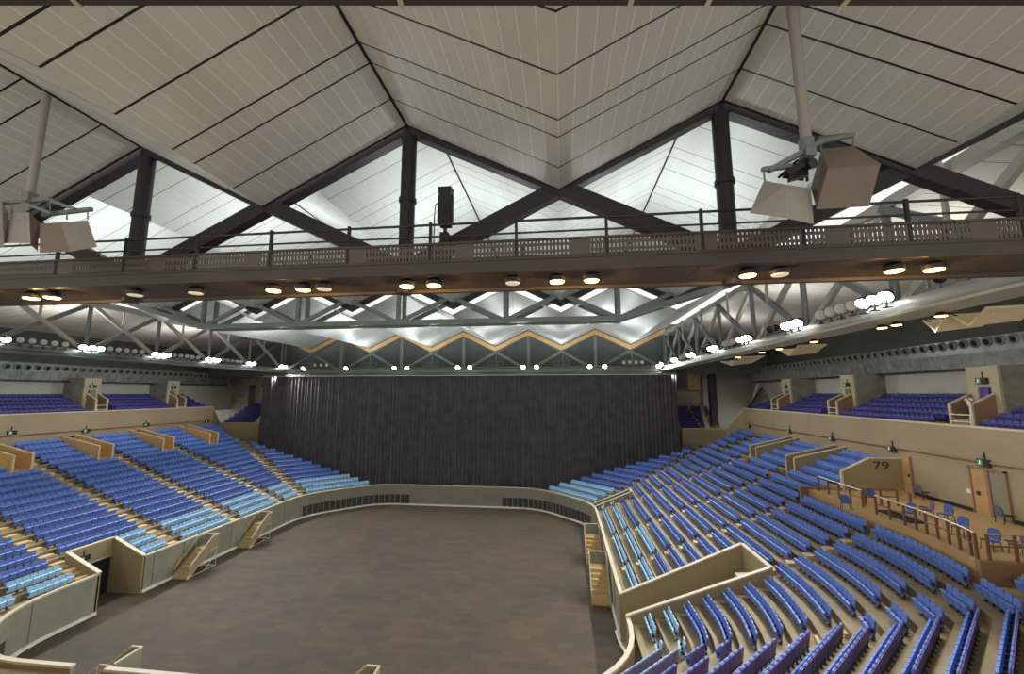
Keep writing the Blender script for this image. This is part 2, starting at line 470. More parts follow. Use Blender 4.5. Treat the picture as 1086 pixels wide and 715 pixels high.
def seat_mass(name, lst, label, cols):
    vs, fs, mi, names = [], [], [], []
    for s in lst:
        mm = seat_mats(s['col']); ax = V((s['out'].y, -s['out'].x))
        for k, mb in SP.items():
            if k == 'hinge_bar' and s['col'] == 'navy': continue
            if mm[k] not in names: names.append(mm[k])
            n = len(vs); idx = names.index(mm[k])
            for p in mb.v: vs.append(((s['pos'].x+ax.x*p.x+s['out'].x*p.y)*S, (s['pos'].y+ax.y*p.x+s['out'].y*p.y)*S, (s['pos'].z+p.z)*S))
            for f in mb.f: fs.append(tuple(i+n for i in f)); mi.append(idx)
    me = bpy.data.meshes.new(name); me.from_pydata(vs, [], fs)
    for n in names: me.materials.append(M[n])
    me.polygons.foreach_set('material_index', mi)
    bm = bmesh.new(); bm.from_mesh(me); bmesh.ops.recalc_face_normals(bm, faces=bm.faces); bm.to_mesh(me); bm.free()
    o = bpy.data.objects.new(name, me); COL.objects.link(o); o['kind'] = 'stuff'
    return tag(o, label, 'seats')
rest = [s for s in seats if id(s) not in ids and (near_size(s) > 0)]
seat_mass('stadium_seats', rest, 'rows of blue and pale blue seats across the farther lower tiers', None)

for side in 'RL':
    for ai, yc in enumerate((AISLES if side == 'L' else [19.02, 23.78, 28.4, 34.25])+['bend']):
        mb = MB()
        for j in range(1, NROW):
            d = .15+TREAD*j
            y = yc if yc != 'bend' else 36.7+.41*(d-.18)
            if any(a-.35 < y < b+.35 for a, b in cuts(side, j)) or any(a-.35 < y < b+.35 for a, b in cuts(side, j-1)): continue
            if j >= 12 and yc == 'bend': continue
            x = PX+d
            hw = .30 if side == 'L' else .19
            lo = V((x-.36, y-hw, tz(j-1))); hi = V((x, y+hw, tz(j-1)+.15))
            if side == 'L': lo.x, hi.x = AX2-hi.x, AX2-lo.x
            mb.box(lo, hi)
        struct('floor_aisle_steps', mb, 'step')
# steps of the corner aisle on the right
mb = MB()
for j in range(2, NROW-1):
    d = .6+TREAD*j-.55
    p = row_path(d, 'R'); ynr = p[-3].y; ya = min(14.6, ynr+1.5)
    c = clip(p, ya+.22, ya-.22)
    if len(c) < 2: continue
    t = (c[-1]-c[0]).normalized(); o = V((-t.y, t.x))*.34
    b = [c[0], c[-1], c[-1]+o, c[0]+o]
    mb.hexa([V((q.x, q.y, tz(j-1))) for q in b], [V((q.x, q.y, tz(j-1)+.15)) for q in b])
struct('floor_aisle_steps', mb, 'step')

# ------------------------------------------------------------------ arena floor, parapet
par = row_path(0.0)
def rounded(pts, r):
    out = [pts[0]]
    for a, b, c in zip(pts[:-2], pts[1:-1], pts[2:]):
        la, lc = (a-b).length, (c-b).length; q = min(r, la*.45, lc*.45)
        p0, p2 = b+(a-b).normalized()*q, b+(c-b).normalized()*q
        for k in range(6):
            t = k/5; out.append(p0*(1-t)**2 + b*(2*t*(1-t)) + p2*t*t)
    return out+[pts[-1]]
FARY = 41.6
tfar = (FARY-36.7)/.7071
corner = V((PX-.7071*tfar, FARY))
ring_r = rounded([V((-10.5, FARY)), corner, V((PX, 36.7)), V((PX, 16.3)), V((-.5, 13.5)), V((-10.5, 13.5))], 2.2)
ring_l = [V((AX2-p.x, p.y)) for p in ring_r]
mb = MB()
fl = [V((p.x, p.y, 0)) for p in ring_r] + [V((p.x, p.y, 0)) for p in reversed(ring_l[1:-1])]
big = [V((-47, -6, 0)), V((27, -6, 0)), V((27, 58, 0)), V((-47, 58, 0))]
mb.prism(big, V((0, 0, -.3)))
struct('floor', mb, 'floor')
def split_ring(ring, gaps):
    """cut a ring into pieces leaving out the y (side) or x (end) gaps: gaps = [('y', a, b)]"""
    dense = [ring[0]]
    for a, b in zip(ring[:-1], ring[1:]):
        n = max(1, int((b-a).length/.05))
        dense += [a.lerp(b, k/n) for k in range(1, n+1)]
    out, cur = [], []
    for p in dense:
        hit = any((ax == 'y' and lo < p.y < hi and abs(p.x+10.5) > 9) or (ax == 'x' and lo < p.x < hi and p.y < 20) for ax, lo, hi in gaps)
        if hit:
            if len(cur) > 1: out.append(cur)
            cur = []
        else: cur.append(p)
    if len(cur) > 1: out.append(cur)
    def simp(c):
        r = [c[0]]
        for a, b, d in zip(c[:-2], c[1:-1], c[2:]):
            if (b-a).normalized().dot((d-b).normalized()) < .99999: r.append(b)
        return r+[c[-1]]
    return [simp(c) for c in out]
GATES = [('x', -16.45, -15.25)]
wall_mb, cap_mb, kick_mb = MB(), MB(), MB()
for ring, gaps, sg in ((ring_r, [('y', 18.85, 20.6)], 1), (ring_l, [('y', 19.85, 22.1)]+GATES, -1)):
    for c in split_ring(ring, gaps):
        # right ring runs far -> near: the floor lies to its right (negative left-offset)
        wall_mb.sweep(c, [(0*sg, 0), (0*sg, 1.88), (.13*sg, 1.88), (.13*sg, 0)])
        cap_mb.sweep(c, [(-.02*sg, 1.88), (-.02*sg, 1.96), (.15*sg, 1.96), (.15*sg, 1.88)])
        kick_mb.sweep(c, [(-.10*sg, .01), (-.07*sg, .14), (0*sg, .14), (0*sg, .01)])
inn = MB()
for ring, gaps, sg in ((ring_r, [('y', 18.75, 20.75)], 1), (ring_l, [('y', 19.75, 22.2)]+GATES, -1)):
    for c in split_ring(ring, gaps): inn.sweep(c, [(.13*sg, .9), (.145*sg, .9), (.145*sg, 1.87), (.13*sg, 1.87)])
struct('wall_parapet_lining', inn, 'brown wall')
struct('wall_parapet', wall_mb, 'parapet'); struct('trim_1', cap_mb, 'parapet cap'); struct('baseboard_parapet', kick_mb, 'kick white')
# joints in the parapet cladding
mb = MB()
for ring, sg in ((ring_r, 1), (ring_l, -1)):
    acc = 0
    for a, b in zip(ring[:-1], ring[1:]):
        l = (b-a).length; t = (b-a).normalized(); nrm = V((-t.y, t.x))*sg
        s = (1.9-acc % 1.9)
        while s < l:
            p = a+t*s
            if not ((18.7 < p.y < 22.3) or (p.y < 14 and -16.6 < p.x < -15.1)):
                q = p-nrm*.012
                mb.beam(V((q.x, q.y, .15)), V((q.x, q.y, 1.86)), .025, .02)
            s += 1.9
        acc += l
struct('trim_2', mb, 'grey door')
# grilles along the far corners and the near left corner
def grille(ring, sg, test, label):
    dense = []
    for a, b in zip(ring[:-1], ring[1:]):
        n = max(1, int((b-a).length/.1)); dense += [a.lerp(b, k/n) for k in range(n)]
    c = [p for p in dense if test(p)]
    t = thing('ventilation_grille', label, 'vent', (c[0].x, c[0].y, .15), 'grilles in the arena wall')
    MB().sweep(c, [(-.012*sg, .16), (-.012*sg, 1.02), (-.003*sg, 1.02), (-.003*sg, .16)]).build('louvre_panel', 'louvre dark', t)
    m = MB()
    for k in range(0, len(c), 5):
        p = c[k]; m.box((p.x-.03, p.y-.03, .16), (p.x+.03, p.y+.03, 1.02))
    m.sweep(c, [(-.03*sg, 1.0), (-.03*sg, 1.05), (0*sg, 1.05), (0*sg, 1.0)])
    m.build('frame', 'parapet', t)
grille(ring_l, -1, lambda p: p.y > 36.2 and p.x < -15.2, 'dark louvred grille at the base of the far left wall curve')
grille(ring_r, 1, lambda p: p.y > 36.2 and p.x > -6.0, 'dark louvred grille at the base of the far right wall curve')
grille(ring_l, -1, lambda p: 14.2 < p.y < 16.0, 'dark louvred grille low on the near left corner wall')

# ------------------------------------------------------------------ vomitories
def slab(p, q, zp, zq, z0, th, m=None):
    """vertical wall from plan point p to q, top running from zp to zq"""
    p, q = V((p[0], p[1])), V((q[0], q[1])); t = (q-p).normalized(); n = V((-t.y, t.x))*(th/2)
    m = m or MB()
    return m.hexa([V((p.x-n.x, p.y-n.y, z0)), V((q.x-n.x, q.y-n.y, z0)), V((q.x+n.x, q.y+n.y, z0)), V((p.x+n.x, p.y+n.y, z0))],
                  [V((p.x-n.x, p.y-n.y, zp)), V((q.x-n.x, q.y-n.y, zq)), V((q.x+n.x, q.y+n.y, zq)), V((p.x+n.x, p.y+n.y, zp))])
def capline(p, q, zp, zq, th, m):
    p, q = V((p[0], p[1], zp)), V((q[0], q[1], zq))
    m.beam(p+V((0, 0, .03)), q+V((0, 0, .03)), th, .06)
# right: long box running up seven rows
w, cp, fl_ = MB(), MB(), MB()
far0, far1, nr0, nr1 = (PX, 20.68), (7.85, 20.68), (PX, 18.8), (7.95, 18.3)
slab(far0, far1, 1.95, 4.33, 0, .14, w); slab(nr0, nr1, 1.95, 4.25, 0, .14, w); slab(far1, nr1, 4.33, 4.25, 2.6, .14, w)
struct('wall_vomitory_right', w, 'vomitory wall')
for a, b, za, zb in ((far0, far1, 1.95, 4.33), (nr0, nr1, 1.95, 4.25), (far1, nr1, 4.33, 4.25)): capline(a, b, za, zb, .18, cp)
struct('trim_3', cp, 'parapet cap')
mb = MB(); mb.hexa([V((PX, 18.9, -.2)), V((7.8, 18.4, .3)), V((7.8, 20.6, .3)), V((PX, 20.6, -.2))], [V((PX, 18.9, .02)), V((7.8, 18.4, .55)), V((7.8, 20.6, .55)), V((PX, 20.6, .02))])
struct('floor_vomitory_right', mb, 'concrete')
t = thing('junction_box', 'small dark box at the top corner inside the long vomitory box', 'box', (7.6, 18.75, 3.55))
MB().box((7.5, 18.6, 3.55), (7.75, 18.9, 3.75)).build('housing', 'sign dark', t); MB().box((7.42, 18.68, 3.58), (7.5, 18.82, 3.7)).build('cover', 'grey door', t)
t_ = MB().hexa([V((7.1, 18.45, 2.4)), V((7.85, 18.4, 2.4)), V((7.85, 19.7, 2.4)), V((7.1, 19.7, 2.4))], [V((7.1, 18.45, 3.5)), V((7.85, 18.4, 3.55)), V((7.85, 19.7, 3.55)), V((7.1, 19.7, 3.5))])
struct('wall_vomitory_ledge', t_, 'grey wall')
# right, far: shorter box
w, cp = MB(), MB()
for a, b, za, zb in (((PX, 35.45), (5.4, 35.6), 1.96, 3.15), ((PX, 36.4), (5.4, 36.5), 1.96, 3.15), ((5.4, 35.6), (5.4, 36.5), 3.15, 3.15)):
    slab(a, b, za, zb, 1.2, .12, w); capline(a, b, za, zb, .16, cp)
struct('wall_vomitory_far', w, 'vomitory wall'); struct('trim_4', cp, 'parapet cap')
# left: short recess with a black doorway
w, cp = MB(), MB()
XL = AX2-PX
a0, a1, b0, b1 = (XL, 19.82), (XL-2.05, 19.82), (XL, 22.12), (XL-2.05, 22.12)
slab(a0, a1, 1.95, 2.85, 0, .14, w); slab(b0, b1, 1.95, 2.85, 0, .14, w); slab(a1, b1, 2.85, 2.85, 1.95, .14, w)
struct('wall_vomitory_left', w, 'vomitory wall')
for a, b, za, zb in ((a0, a1, 1.95, 2.85), (b0, b1, 1.95, 2.85), (a1, b1, 2.85, 2.85)): capline(a, b, za, zb, .2, cp)
struct('trim_5', cp, 'parapet cap')
d = MB().box((XL-2.35, 19.9, 0), (XL-2.1, 22.05, 1.95)); o = struct('door_3', d, 'black opening')
MB().box((XL-2.02, 19.9, 1.9), (XL-1.96, 22.05, 1.99)).build('door_head', 'truss light', o)

# ------------------------------------------------------------------ portable stairs against the parapet
def stair_proto():
    """drawing units; climbs towards +y, floor side at +x, wall side at x=0"""
    W, n, run, rise = .95, 7, .22, .185
    P = {}
    st = MB()
    for k in range(n):
        st.box((.04, k*run, rise*(k+1)-.035), (W-.04, (k+1)*run+.03, rise*(k+1)))
        st.box((.06, k*run+.005, rise*k), (W-.06, k*run+.02, rise*(k+1)-.035))
    st.box((.04, n*run, n*rise-.04), (W-.04, n*run+.55, n*rise))
    P['treads'] = (st, 'step')
    for nm, x in (('stringer', .02), ('stringer', W-.02)):
        m = MB().prism([V((x-.02, -.05, 0)), V((x-.02, .12, 0)), V((x-.02, n*run+.05, n*rise-.2)), V((x-.02, n*run+.55, n*rise-.2)), V((x-.02, n*run+.55, n*rise+.02)), V((x-.02, n*run-.05, n*rise+.02)), V((x-.02, -.05, .16))], V((.04, 0, 0)))
        P.setdefault('stringers', []).append((m, 'parapet cap'))
    x = W
    P['side_panel'] = (MB().prism([V((x, -.02, .2)), V((x, .25, .2)), V((x, n*run+.1, n*rise-.1)), V((x, n*run+.55, n*rise-.1)), V((x, n*run+.55, n*rise+.62)), V((x, n*run+.1, n*rise+.62)), V((x, .05, .62))], V((.025, 0, 0))), 'vomitory wall')
    P['end_panel'] = (MB().box((0, n*run+.53, n*rise-.25), (W, n*run+.56, n*rise+.64)), 'parapet')
    g = MB().beam((0, n*run+.545, n*rise+.66), (W, n*run+.545, n*rise+.66), .06, .05)
    g.beam((W+.01, n*run+.1, n*rise+.65), (W+.01, n*run+.55, n*rise+.65), .05, .05); g.beam((W+.01, .05, .65), (W+.01, n*run+.1, n*rise+.65), .05, .05)
    g.path([V((0, .0, .55)), V((0, n*run, n*rise+.6)), V((0, n*run+.5, n*rise+.6))], .022)
    for q in (.1, .75, 1.45): g.tube((0, q, q/run*rise+.05), (0, q, q/run*rise+.55), .016, 6)
    P['handrail'] = (g, 'parapet cap')
    u = MB()
    ye = n*run+.52
    for xx in (.04, W-.04):
        u.tube((xx, ye, .0), (xx, ye, n*rise-.04), .025); u.tube((xx, .3, .04), (xx, ye, .04), .025)
        u.tube((xx, ye, .04), (xx, .75, .5), .018); u.tube((xx, ye*.62, .04), (xx, ye, n*rise*.6), .018)
    u.tube((.04, ye, .04), (W-.04, ye, .04), .025)
    P['underframe'] = (u, 'steel rail')
    return P
def stair(loc, rotz, mirror, label):
    t = thing('portable_stair', label, 'stairs', loc, 'portable stairs against the arena wall')
    R = Matrix.Rotation(rotz, 3, 'Z')
    for k, v in stair_proto().items():
        for mb, m in (v if isinstance(v, list) else [v]):
            for i, p in enumerate(mb.v):
                if mirror: p = V((-p.x, p.y, p.z))
                mb.v[i] = R @ p + V(loc)
            mb.build({'stringers': 'stringer'}.get(k, k), m, t)
stair((XL+.12, 23.95, 0), 0, False, 'nearer beige portable stair on the left arena wall')
stair((XL+.12, 29.0, 0), 0, False, 'farther beige portable stair on the left arena wall')
stair((PX-.12, 23.75, 0), 0, True, 'nearer beige portable stair on the right arena wall, before the seats')
stair((PX-.12, 28.9, 0), 0, True, 'farther beige portable stair on the right arena wall')
stair((-17.25, 13.65, 0), -math.pi/2, True, 'beige portable stair below the gate in the near left wall')
stair((-8.3, 13.65, 0), -math.pi/2, True, 'beige portable stair just showing below the near wall, mid picture')

# pipe lying at the right wall foot
solid('pipe', MB().path([V((2.5, 19.6, .12)), V((2.35, 20.4, .1)), V((2.3, 21.3, .08))], .07, 10), 'kick white', 'white pipe at the arena wall foot beside the long vomitory box', 'pipe', smooth=True)

# ------------------------------------------------------------------ concourse walls, pods, platform
XR, XLW, ZP = 16.86, -37.72, 6.15
YE = 23.65
w = MB().box((XR, 4, 3.0), (XR+.25, 41.9, 9.58)); struct('wall_right', w, 'beige wall')
w = MB().box((XLW-.25, 6, 3.0), (XLW, 41.6, 9.52)); struct('wall_left', w, 'beige wall')
mb = MB().box((XR-.04, 4, 9.58), (XR+.3, 41.95, 9.66)); mb.box((XLW-.3, 6, 9.52), (XLW+.04, 41.65, 9.6)); struct('trim_6', mb, 'parapet cap')
mb = MB().tube((XR-.06, 4, 8.29), (XR-.06, 41.6, 8.23), .05, 8); mb.tube((XLW+.06, 6, 8.13), (XLW+.06, 41.5, 8.13), .05, 8); struct('trim_7', mb, 'brown wall')
ep = clip(row_path(.6+TREAD*12+.36, 'R'), YE, 14.45)
mb = MB().prism([V((q.x, q.y, ZP)) for q in ep]+[V((XR, 14.45, ZP)), V((XR, YE, ZP))], V((0, 0, -.9))); struct('floor_platform', mb, 'concourse floor')
mb = MB().box((ep[-1].x-.1, 14.3, 4.6), (XR, 14.45, ZP+.03)); struct('wall_platform_edge', mb, 'brown wall')
mb = MB().box((XR-.06, 4, ZP), (XR, 18.5, ZP+.14)); mb.box((XR-.06, 20.1, ZP), (XR, 23.0, ZP+.14)); struct('baseboard_right', mb, 'sign dark')
mb = MB().box((16.45, YE+.2, ZP-.4), (XR, 41.9, ZP)); struct('floor_concourse', mb, 'concourse floor')
# platform end wall with stencil and a door at its inner end
w = MB(); w.prism([V((14.05, YE, ZP)), V((XR, YE, ZP)), V((XR, YE, 7.72)), V((15.4, YE, 7.72)), V((14.05, YE, 7.05))], V((0, .12, 0)))
struct('wall_platform_end', w, 'vomitory wall')
mb = MB().beam((14.05, YE+.06, 7.08), (15.4, YE+.06, 7.75), .16, .06); mb.beam((15.4, YE+.06, 7.75), (XR, YE+.06, 7.75), .16, .06); mb.box((14.0, YE-.02, ZP), (14.08, YE+.14, 7.08)); struct('trim_8', mb, 'parapet cap')
w = MB().box((12.0, YE+.02, 5.0), (14.1, YE+.14, ZP+.12)); struct('wall_platform_low', w, 'brown wall')
for nm, q in (('left', lambda x: AX2-x), ('right', lambda x: x)):
    a, b = sorted((q(12.05), q(16.6))); struct('floor_corner_landing', MB().box((a, 41.2 if nm == 'left' else 41.2, 4.6), (b, 43.7, 5.45)), 'concrete')
# stencil figures
fc = bpy.data.curves.new('stencil', 'FONT'); fc.body = '79'; fc.size = .62*S; fc.extrude = .004; fc.align_x = 'CENTER'
fo = bpy.data.objects.new('stencil', fc); COL.objects.link(fo); dg = bpy.context.evaluated_depsgraph_get()
me = bpy.data.meshes.new_from_object(fo.evaluated_get(dg)); COL.objects.unlink(fo); bpy.data.objects.remove(fo)
me.materials.clear(); me.materials.append(M['sign dark'])
p0, p1 = at_y(926, 493, YE-.02), at_y(940, 487, YE-.02)
o = bpy.data.objects.new('wall_numerals', me); COL.objects.link(o); o.location = V(((p0.x+p1.x)/2+.05, YE-.015, p0.z-.22))*S; o.rotation_euler = (math.pi/2, 0, 0); o.scale = (1.25, .9, 1)
tag(o, 'black stencilled figures on the beige wall beside the platform door', 'wall lettering')
# pods
for side in 'LR':
    for k, (a, b) in enumerate(PODS):
        if side == 'R' and (b < 24.5 or k == 3): continue
        xe, xw = (13.9, XR) if side == 'R' else (-34.25, XLW)
        w, cp = MB(), MB()
        for y in (a+.06, b-.06):
            slab((xe, y), (xw, y), 7.08, 7.8, 5.0, .12, w); capline((xe, y), (xw, y), 7.08, 7.8, .15, cp)
        cp.box((xe-.02, a, 5.6), (xe+.02, a+.13, 7.1)); cp.box((xe-.02, b-.13, 5.6), (xe+.02, b, 7.1))
        struct('wall_pod', w, 'wood_warm_light' if side == 'L' else 'vomitory wall'); struct('trim_9', cp, 'parapet cap')
        sx = 1 if side == 'L' else -1
        f = MB().box((min(xe, xw), a+.12, 5.7), (max(xe, xw), b-.12, ZP)); struct('floor_pod', f, 'concourse floor')
        d = MB().box((xw+sx*.01 if sx > 0 else xw-.05, a+.2, ZP), (xw+.05 if sx > 0 else xw-.01, b-.2, 7.75)); struct('door_4', d, 'black opening')

def exit_sign(p, nrm, label):
    """hanging sign: face width along the wall"""
    n = V(nrm); t = V((-n.y, n.x, 0))
    g = thing('exit_sign', label, 'sign', p, 'exit signs')
    def bx(c, w, h, d): return MB().hexa([V(p)+n*c-t*w/2-V((0,0,h/2)), V(p)+n*c+t*w/2-V((0,0,h/2)), V(p)+n*c+t*w/2+V((0,0,h/2)), V(p)+n*c-t*w/2+V((0,0,h/2))],
                                        [V(p)+n*(c+d)-t*w/2-V((0,0,h/2)), V(p)+n*(c+d)+t*w/2-V((0,0,h/2)), V(p)+n*(c+d)+t*w/2+V((0,0,h/2)), V(p)+n*(c+d)-t*w/2+V((0,0,h/2))])
    bx(.02, .5, .28, .08).build('housing', 'sign dark', g)
    m = MB()
    q = V(p)+n*.105
    m.hexa([q-t*.22-V((0,0,.11)), q+t*.0-V((0,0,.11)), q+t*.0+V((0,0,.11)), q-t*.22+V((0,0,.11))], [v+n*.006 for v in (q-t*.22-V((0,0,.11)), q+t*.0-V((0,0,.11)), q+t*.0+V((0,0,.11)), q-t*.22+V((0,0,.11)))])
    m.build('lit_panel', 'sign green', g)
    r = MB()                                             # running figure pictogram
    c = q-t*.11+n*.008
    r.lathe(c+V((0,0,.07)), n, [(0, .022), (.004, .022)], 8)
    r.beam(c+V((0,0,.045)), c-t*.015-V((0,0,.015)), .03, .006, n); r.beam(c-t*.015-V((0,0,.015)), c+t*.04-V((0,0,.06)), .02, .006, n); r.beam(c-t*.015-V((0,0,.015)), c-t*.05-V((0,0,.08)), .02, .006, n); r.beam(c+V((0,0,.04)), c+t*.05+V((0,0,.01)), .016, .006, n)
    r.build('pictogram', 'sign white', g)
    MB().box(V(p)-V((.02, .02, -.14)), V(p)+V((.02, .02, .4))).build('hanger', 'sign dark', g)
    return g
for k, (x, y, w_) in enumerate(((12, 459, 'nearest visible'), (91, 457, 'second'), (155, 450.5, 'third'), (219, 447, 'farthest'))):
    exit_sign(at_x(x, y, XLW+.02), (1, 0, 0), 'exit sign on the left concourse wall over the %s wooden passage' % w_)
exit_sign(at_x(947, 476, XR-.02), (-1, 0, 0), 'green exit sign over the single oak door by the stencilled wall')
exit_sign(at_x(1045, 491, XR-.02), (-1, 0, 0), 'green exit sign over the double doors on the right concourse')
exit_sign(at_x(883, 465, XR-.02), (-1, 0, 0), 'exit sign on right concourse wall over the middle passage')
exit_sign(at_x(838, 457.5, XR-.02), (-1, 0, 0), 'exit sign on right concourse wall over the farther passage')
exit_sign(at_x(795, 452, XR-.02), (-1, 0, 0), 'exit sign at the far end of the right concourse wall')
# sign over the left doorway
g = exit_sign((XL-1.96, 20.55, 2.3), (1, 0, 0), 'small exit sign above the black doorway in the left arena wall')
# doors of the right concourse
o = struct('door_1', MB().box((XR-.05, 23.12, ZP), (XR+.02, 23.6, 7.85)), 'oak door')
MB().box((XR-.09, 23.05, ZP), (XR-.01, 23.12, 7.92)).build('door_frame', 'brown wall', o); MB().box((XR-.09, 23.2, 6.95), (XR-.05, 23.27, 7.07)).build('door_handle', 'sign dark', o)
o = struct('door_2', MB().box((XR-.05, 19.4, ZP), (XR+.02, 20.0, 7.95)), 'oak door')
MB().box((XR-.03, 18.65, ZP), (XR+.01, 19.4, 7.95)).build('door_leaf', 'grey door', o)
fr = MB().box((XR-.09, 20.0, ZP), (XR-.01, 20.07, 8.02)); fr.box((XR-.09, 18.58, ZP), (XR-.01, 18.65, 8.02)); fr.box((XR-.09, 18.58, 7.95), (XR-.01, 20.07, 8.02)); fr.box((XR-.08, 19.27, ZP), (XR-.02, 19.4, 7.95)); fr.build('door_frame', 'brown wall', o)
MB().box((XR-.1, 19.72, 6.9), (XR-.05, 19.82, 7.05)).build('door_handle', 'sign dark', o)
q = at_x(1028, 521, XR-.03)
solid('wall_switch', MB().box(q-V((.02, .08, .08)), q+V((.03, .08, .08))), 'hinge white', 'small white switch plate beside the double doors', 'switch')

# ------------------------------------------------------------------ platform chairs, railing
def chair(loc, ang, m, label, arm=False):
    t = thing('stacking_chair', label, 'chair', loc, 'loose chairs on the platform'); R = Matrix.Rotation(ang, 3, 'Z'); L = V(loc)
    def put(mb, nm, mm, sm=False):
        for i, p in enumerate(mb.v): mb.v[i] = R @ p + L
        mb.build(nm, mm, t, sm)
    put(MB().hexa([V((-.16, -.17, .29)), V((.16, -.17, .29)), V((.15, .15, .27)), V((-.15, .15, .27))], [V((-.16, -.17, .33)), V((.16, -.17, .33)), V((.15, .15, .31)), V((-.15, .15, .31))]), 'seat', m)
    b = MB(); pr = [(-.15, .33), (.15, .33), (.165, .5), (.14, .6), (.07, .64), (-.07, .64), (-.14, .6), (-.165, .5)]
    b.prism([V((x, .14+.12*(z-.33), z)) for x, z in pr], V((0, .035, 0))); put(b, 'backrest', m)
    for sx in (-1, 1):
        for sy in (-1, 1):
            put(MB().tube((sx*.15, sy*.14, .29), (sx*.165, sy*.18, 0), .013, 6), 'leg', 'seat iron')
    if arm: put(MB().box((-.3, -.15, .34), (-.17, .12, .36)), 'armrest', 'seat iron')
    return t
CH = [(898, 541, 2.4, 'chair blue', 'loose blue chair by the sloped beige end wall'), (924, 534, 2.6, 'chair blue', 'loose blue chair second from the beige end wall'),
      (965, 552, -1.2, 'chair blue', 'blue chair beside the black mat on the platform'), (984, 549, -1.9, 'chair grey', 'grey chair at the railing, next to a blue one'),
      (1004, 554, -1.3, 'chair blue', 'blue chair at the railing, beside the grey one'), (1020, 569, -1.2, 'chair blue', 'blue chair at the railing corner of the platform'),
      (1052, 584, -1.3, 'chair blue', 'blue chair behind the front railing of the platform'), (1083, 590, -1.7, 'chair grey', 'grey chair with side arm by the photo edge'),
      (999, 530, 1.9, 'chair grey', 'grey chair against the wall left of the double doors'), (1084, 556, 1.6, 'chair grey', 'dark chair against the wall right of the double doors')]
for x, y, a, m, lab in CH:
    p = at_z(x, y, ZP); p.x = min(p.x, XR-.4)
    chair(p, a, m, lab, m == 'chair grey')
for x, y, lab in ((255, 463, 'nearer small chair below the far left corner stand'), (266, 463, 'farther small chair below the far left corner stand'), (727, 474, 'first small chair below the far right corner stand'), (734, 474, 'second small chair below the far right corner stand'), (744, 473, 'third small chair below the far right corner stand')):
    p = at_y(x, y, 43.1); p.z = 5.45
    chair(p, 0.3, 'chair blue', lab)
p = at_z(948, 548, ZP)
solid('floor_mat', MB().box((p.x-.1, p.y-.9, ZP), (p.x+.5, p.y+.8, ZP+.05)), 'sign dark', 'black mat on the ochre platform behind the railing', 'mat')
def railing(pts, h, label, mats=('rail timber', 'steel rail'), rails=(1.0, .55), step=.75, name='railing'):
    t = thing(name, label, 'railing', pts[0], 'railings around the platform')
    for a, b in zip(pts[:-1], pts[1:]):
        n = max(1, int(round((b-a).length/step)))
        for k in range(n+(1 if b is pts[-1] else 0)):
            p = a.lerp(b, k/n); MB().beam(p, p+V((0, 0, h)), .07, .05).build('post', mats[0], t)
    for f in rails:
        m = MB()
        for a, b in zip(pts[:-1], pts[1:]): m.tube(a+V((0, 0, h*f)), b+V((0, 0, h*f)), .025, 6)
        m.build('rail', mats[1] if f == rails[0] else 'rail timber', t)
def edge(y1, y0): return [V((q.x, q.y, ZP)) for q in clip(row_path(.6+TREAD*12+.44, 'R'), y1, y0)]
railing(edge(19.2, 14.6), .74, 'railing along the platform edge above the top blue row')
railing([V((ep[-1].x+.25, 14.38, ZP+.03)), V((16.5, 14.38, ZP+.03))], .74, 'railing along the near end of the platform')
railing([V((12.75, 20.3, ZP)), V((12.75, 23.4, ZP))], .7, 'short railing between the platform edge and the beige end wall')
railing([V((13.1, 20.7, ZP)), V((14.4, 20.7, ZP)), V((14.4, 20.0, ZP))], .7, 'brown frame railing around the black mat', ('rail timber', 'rail timber'))

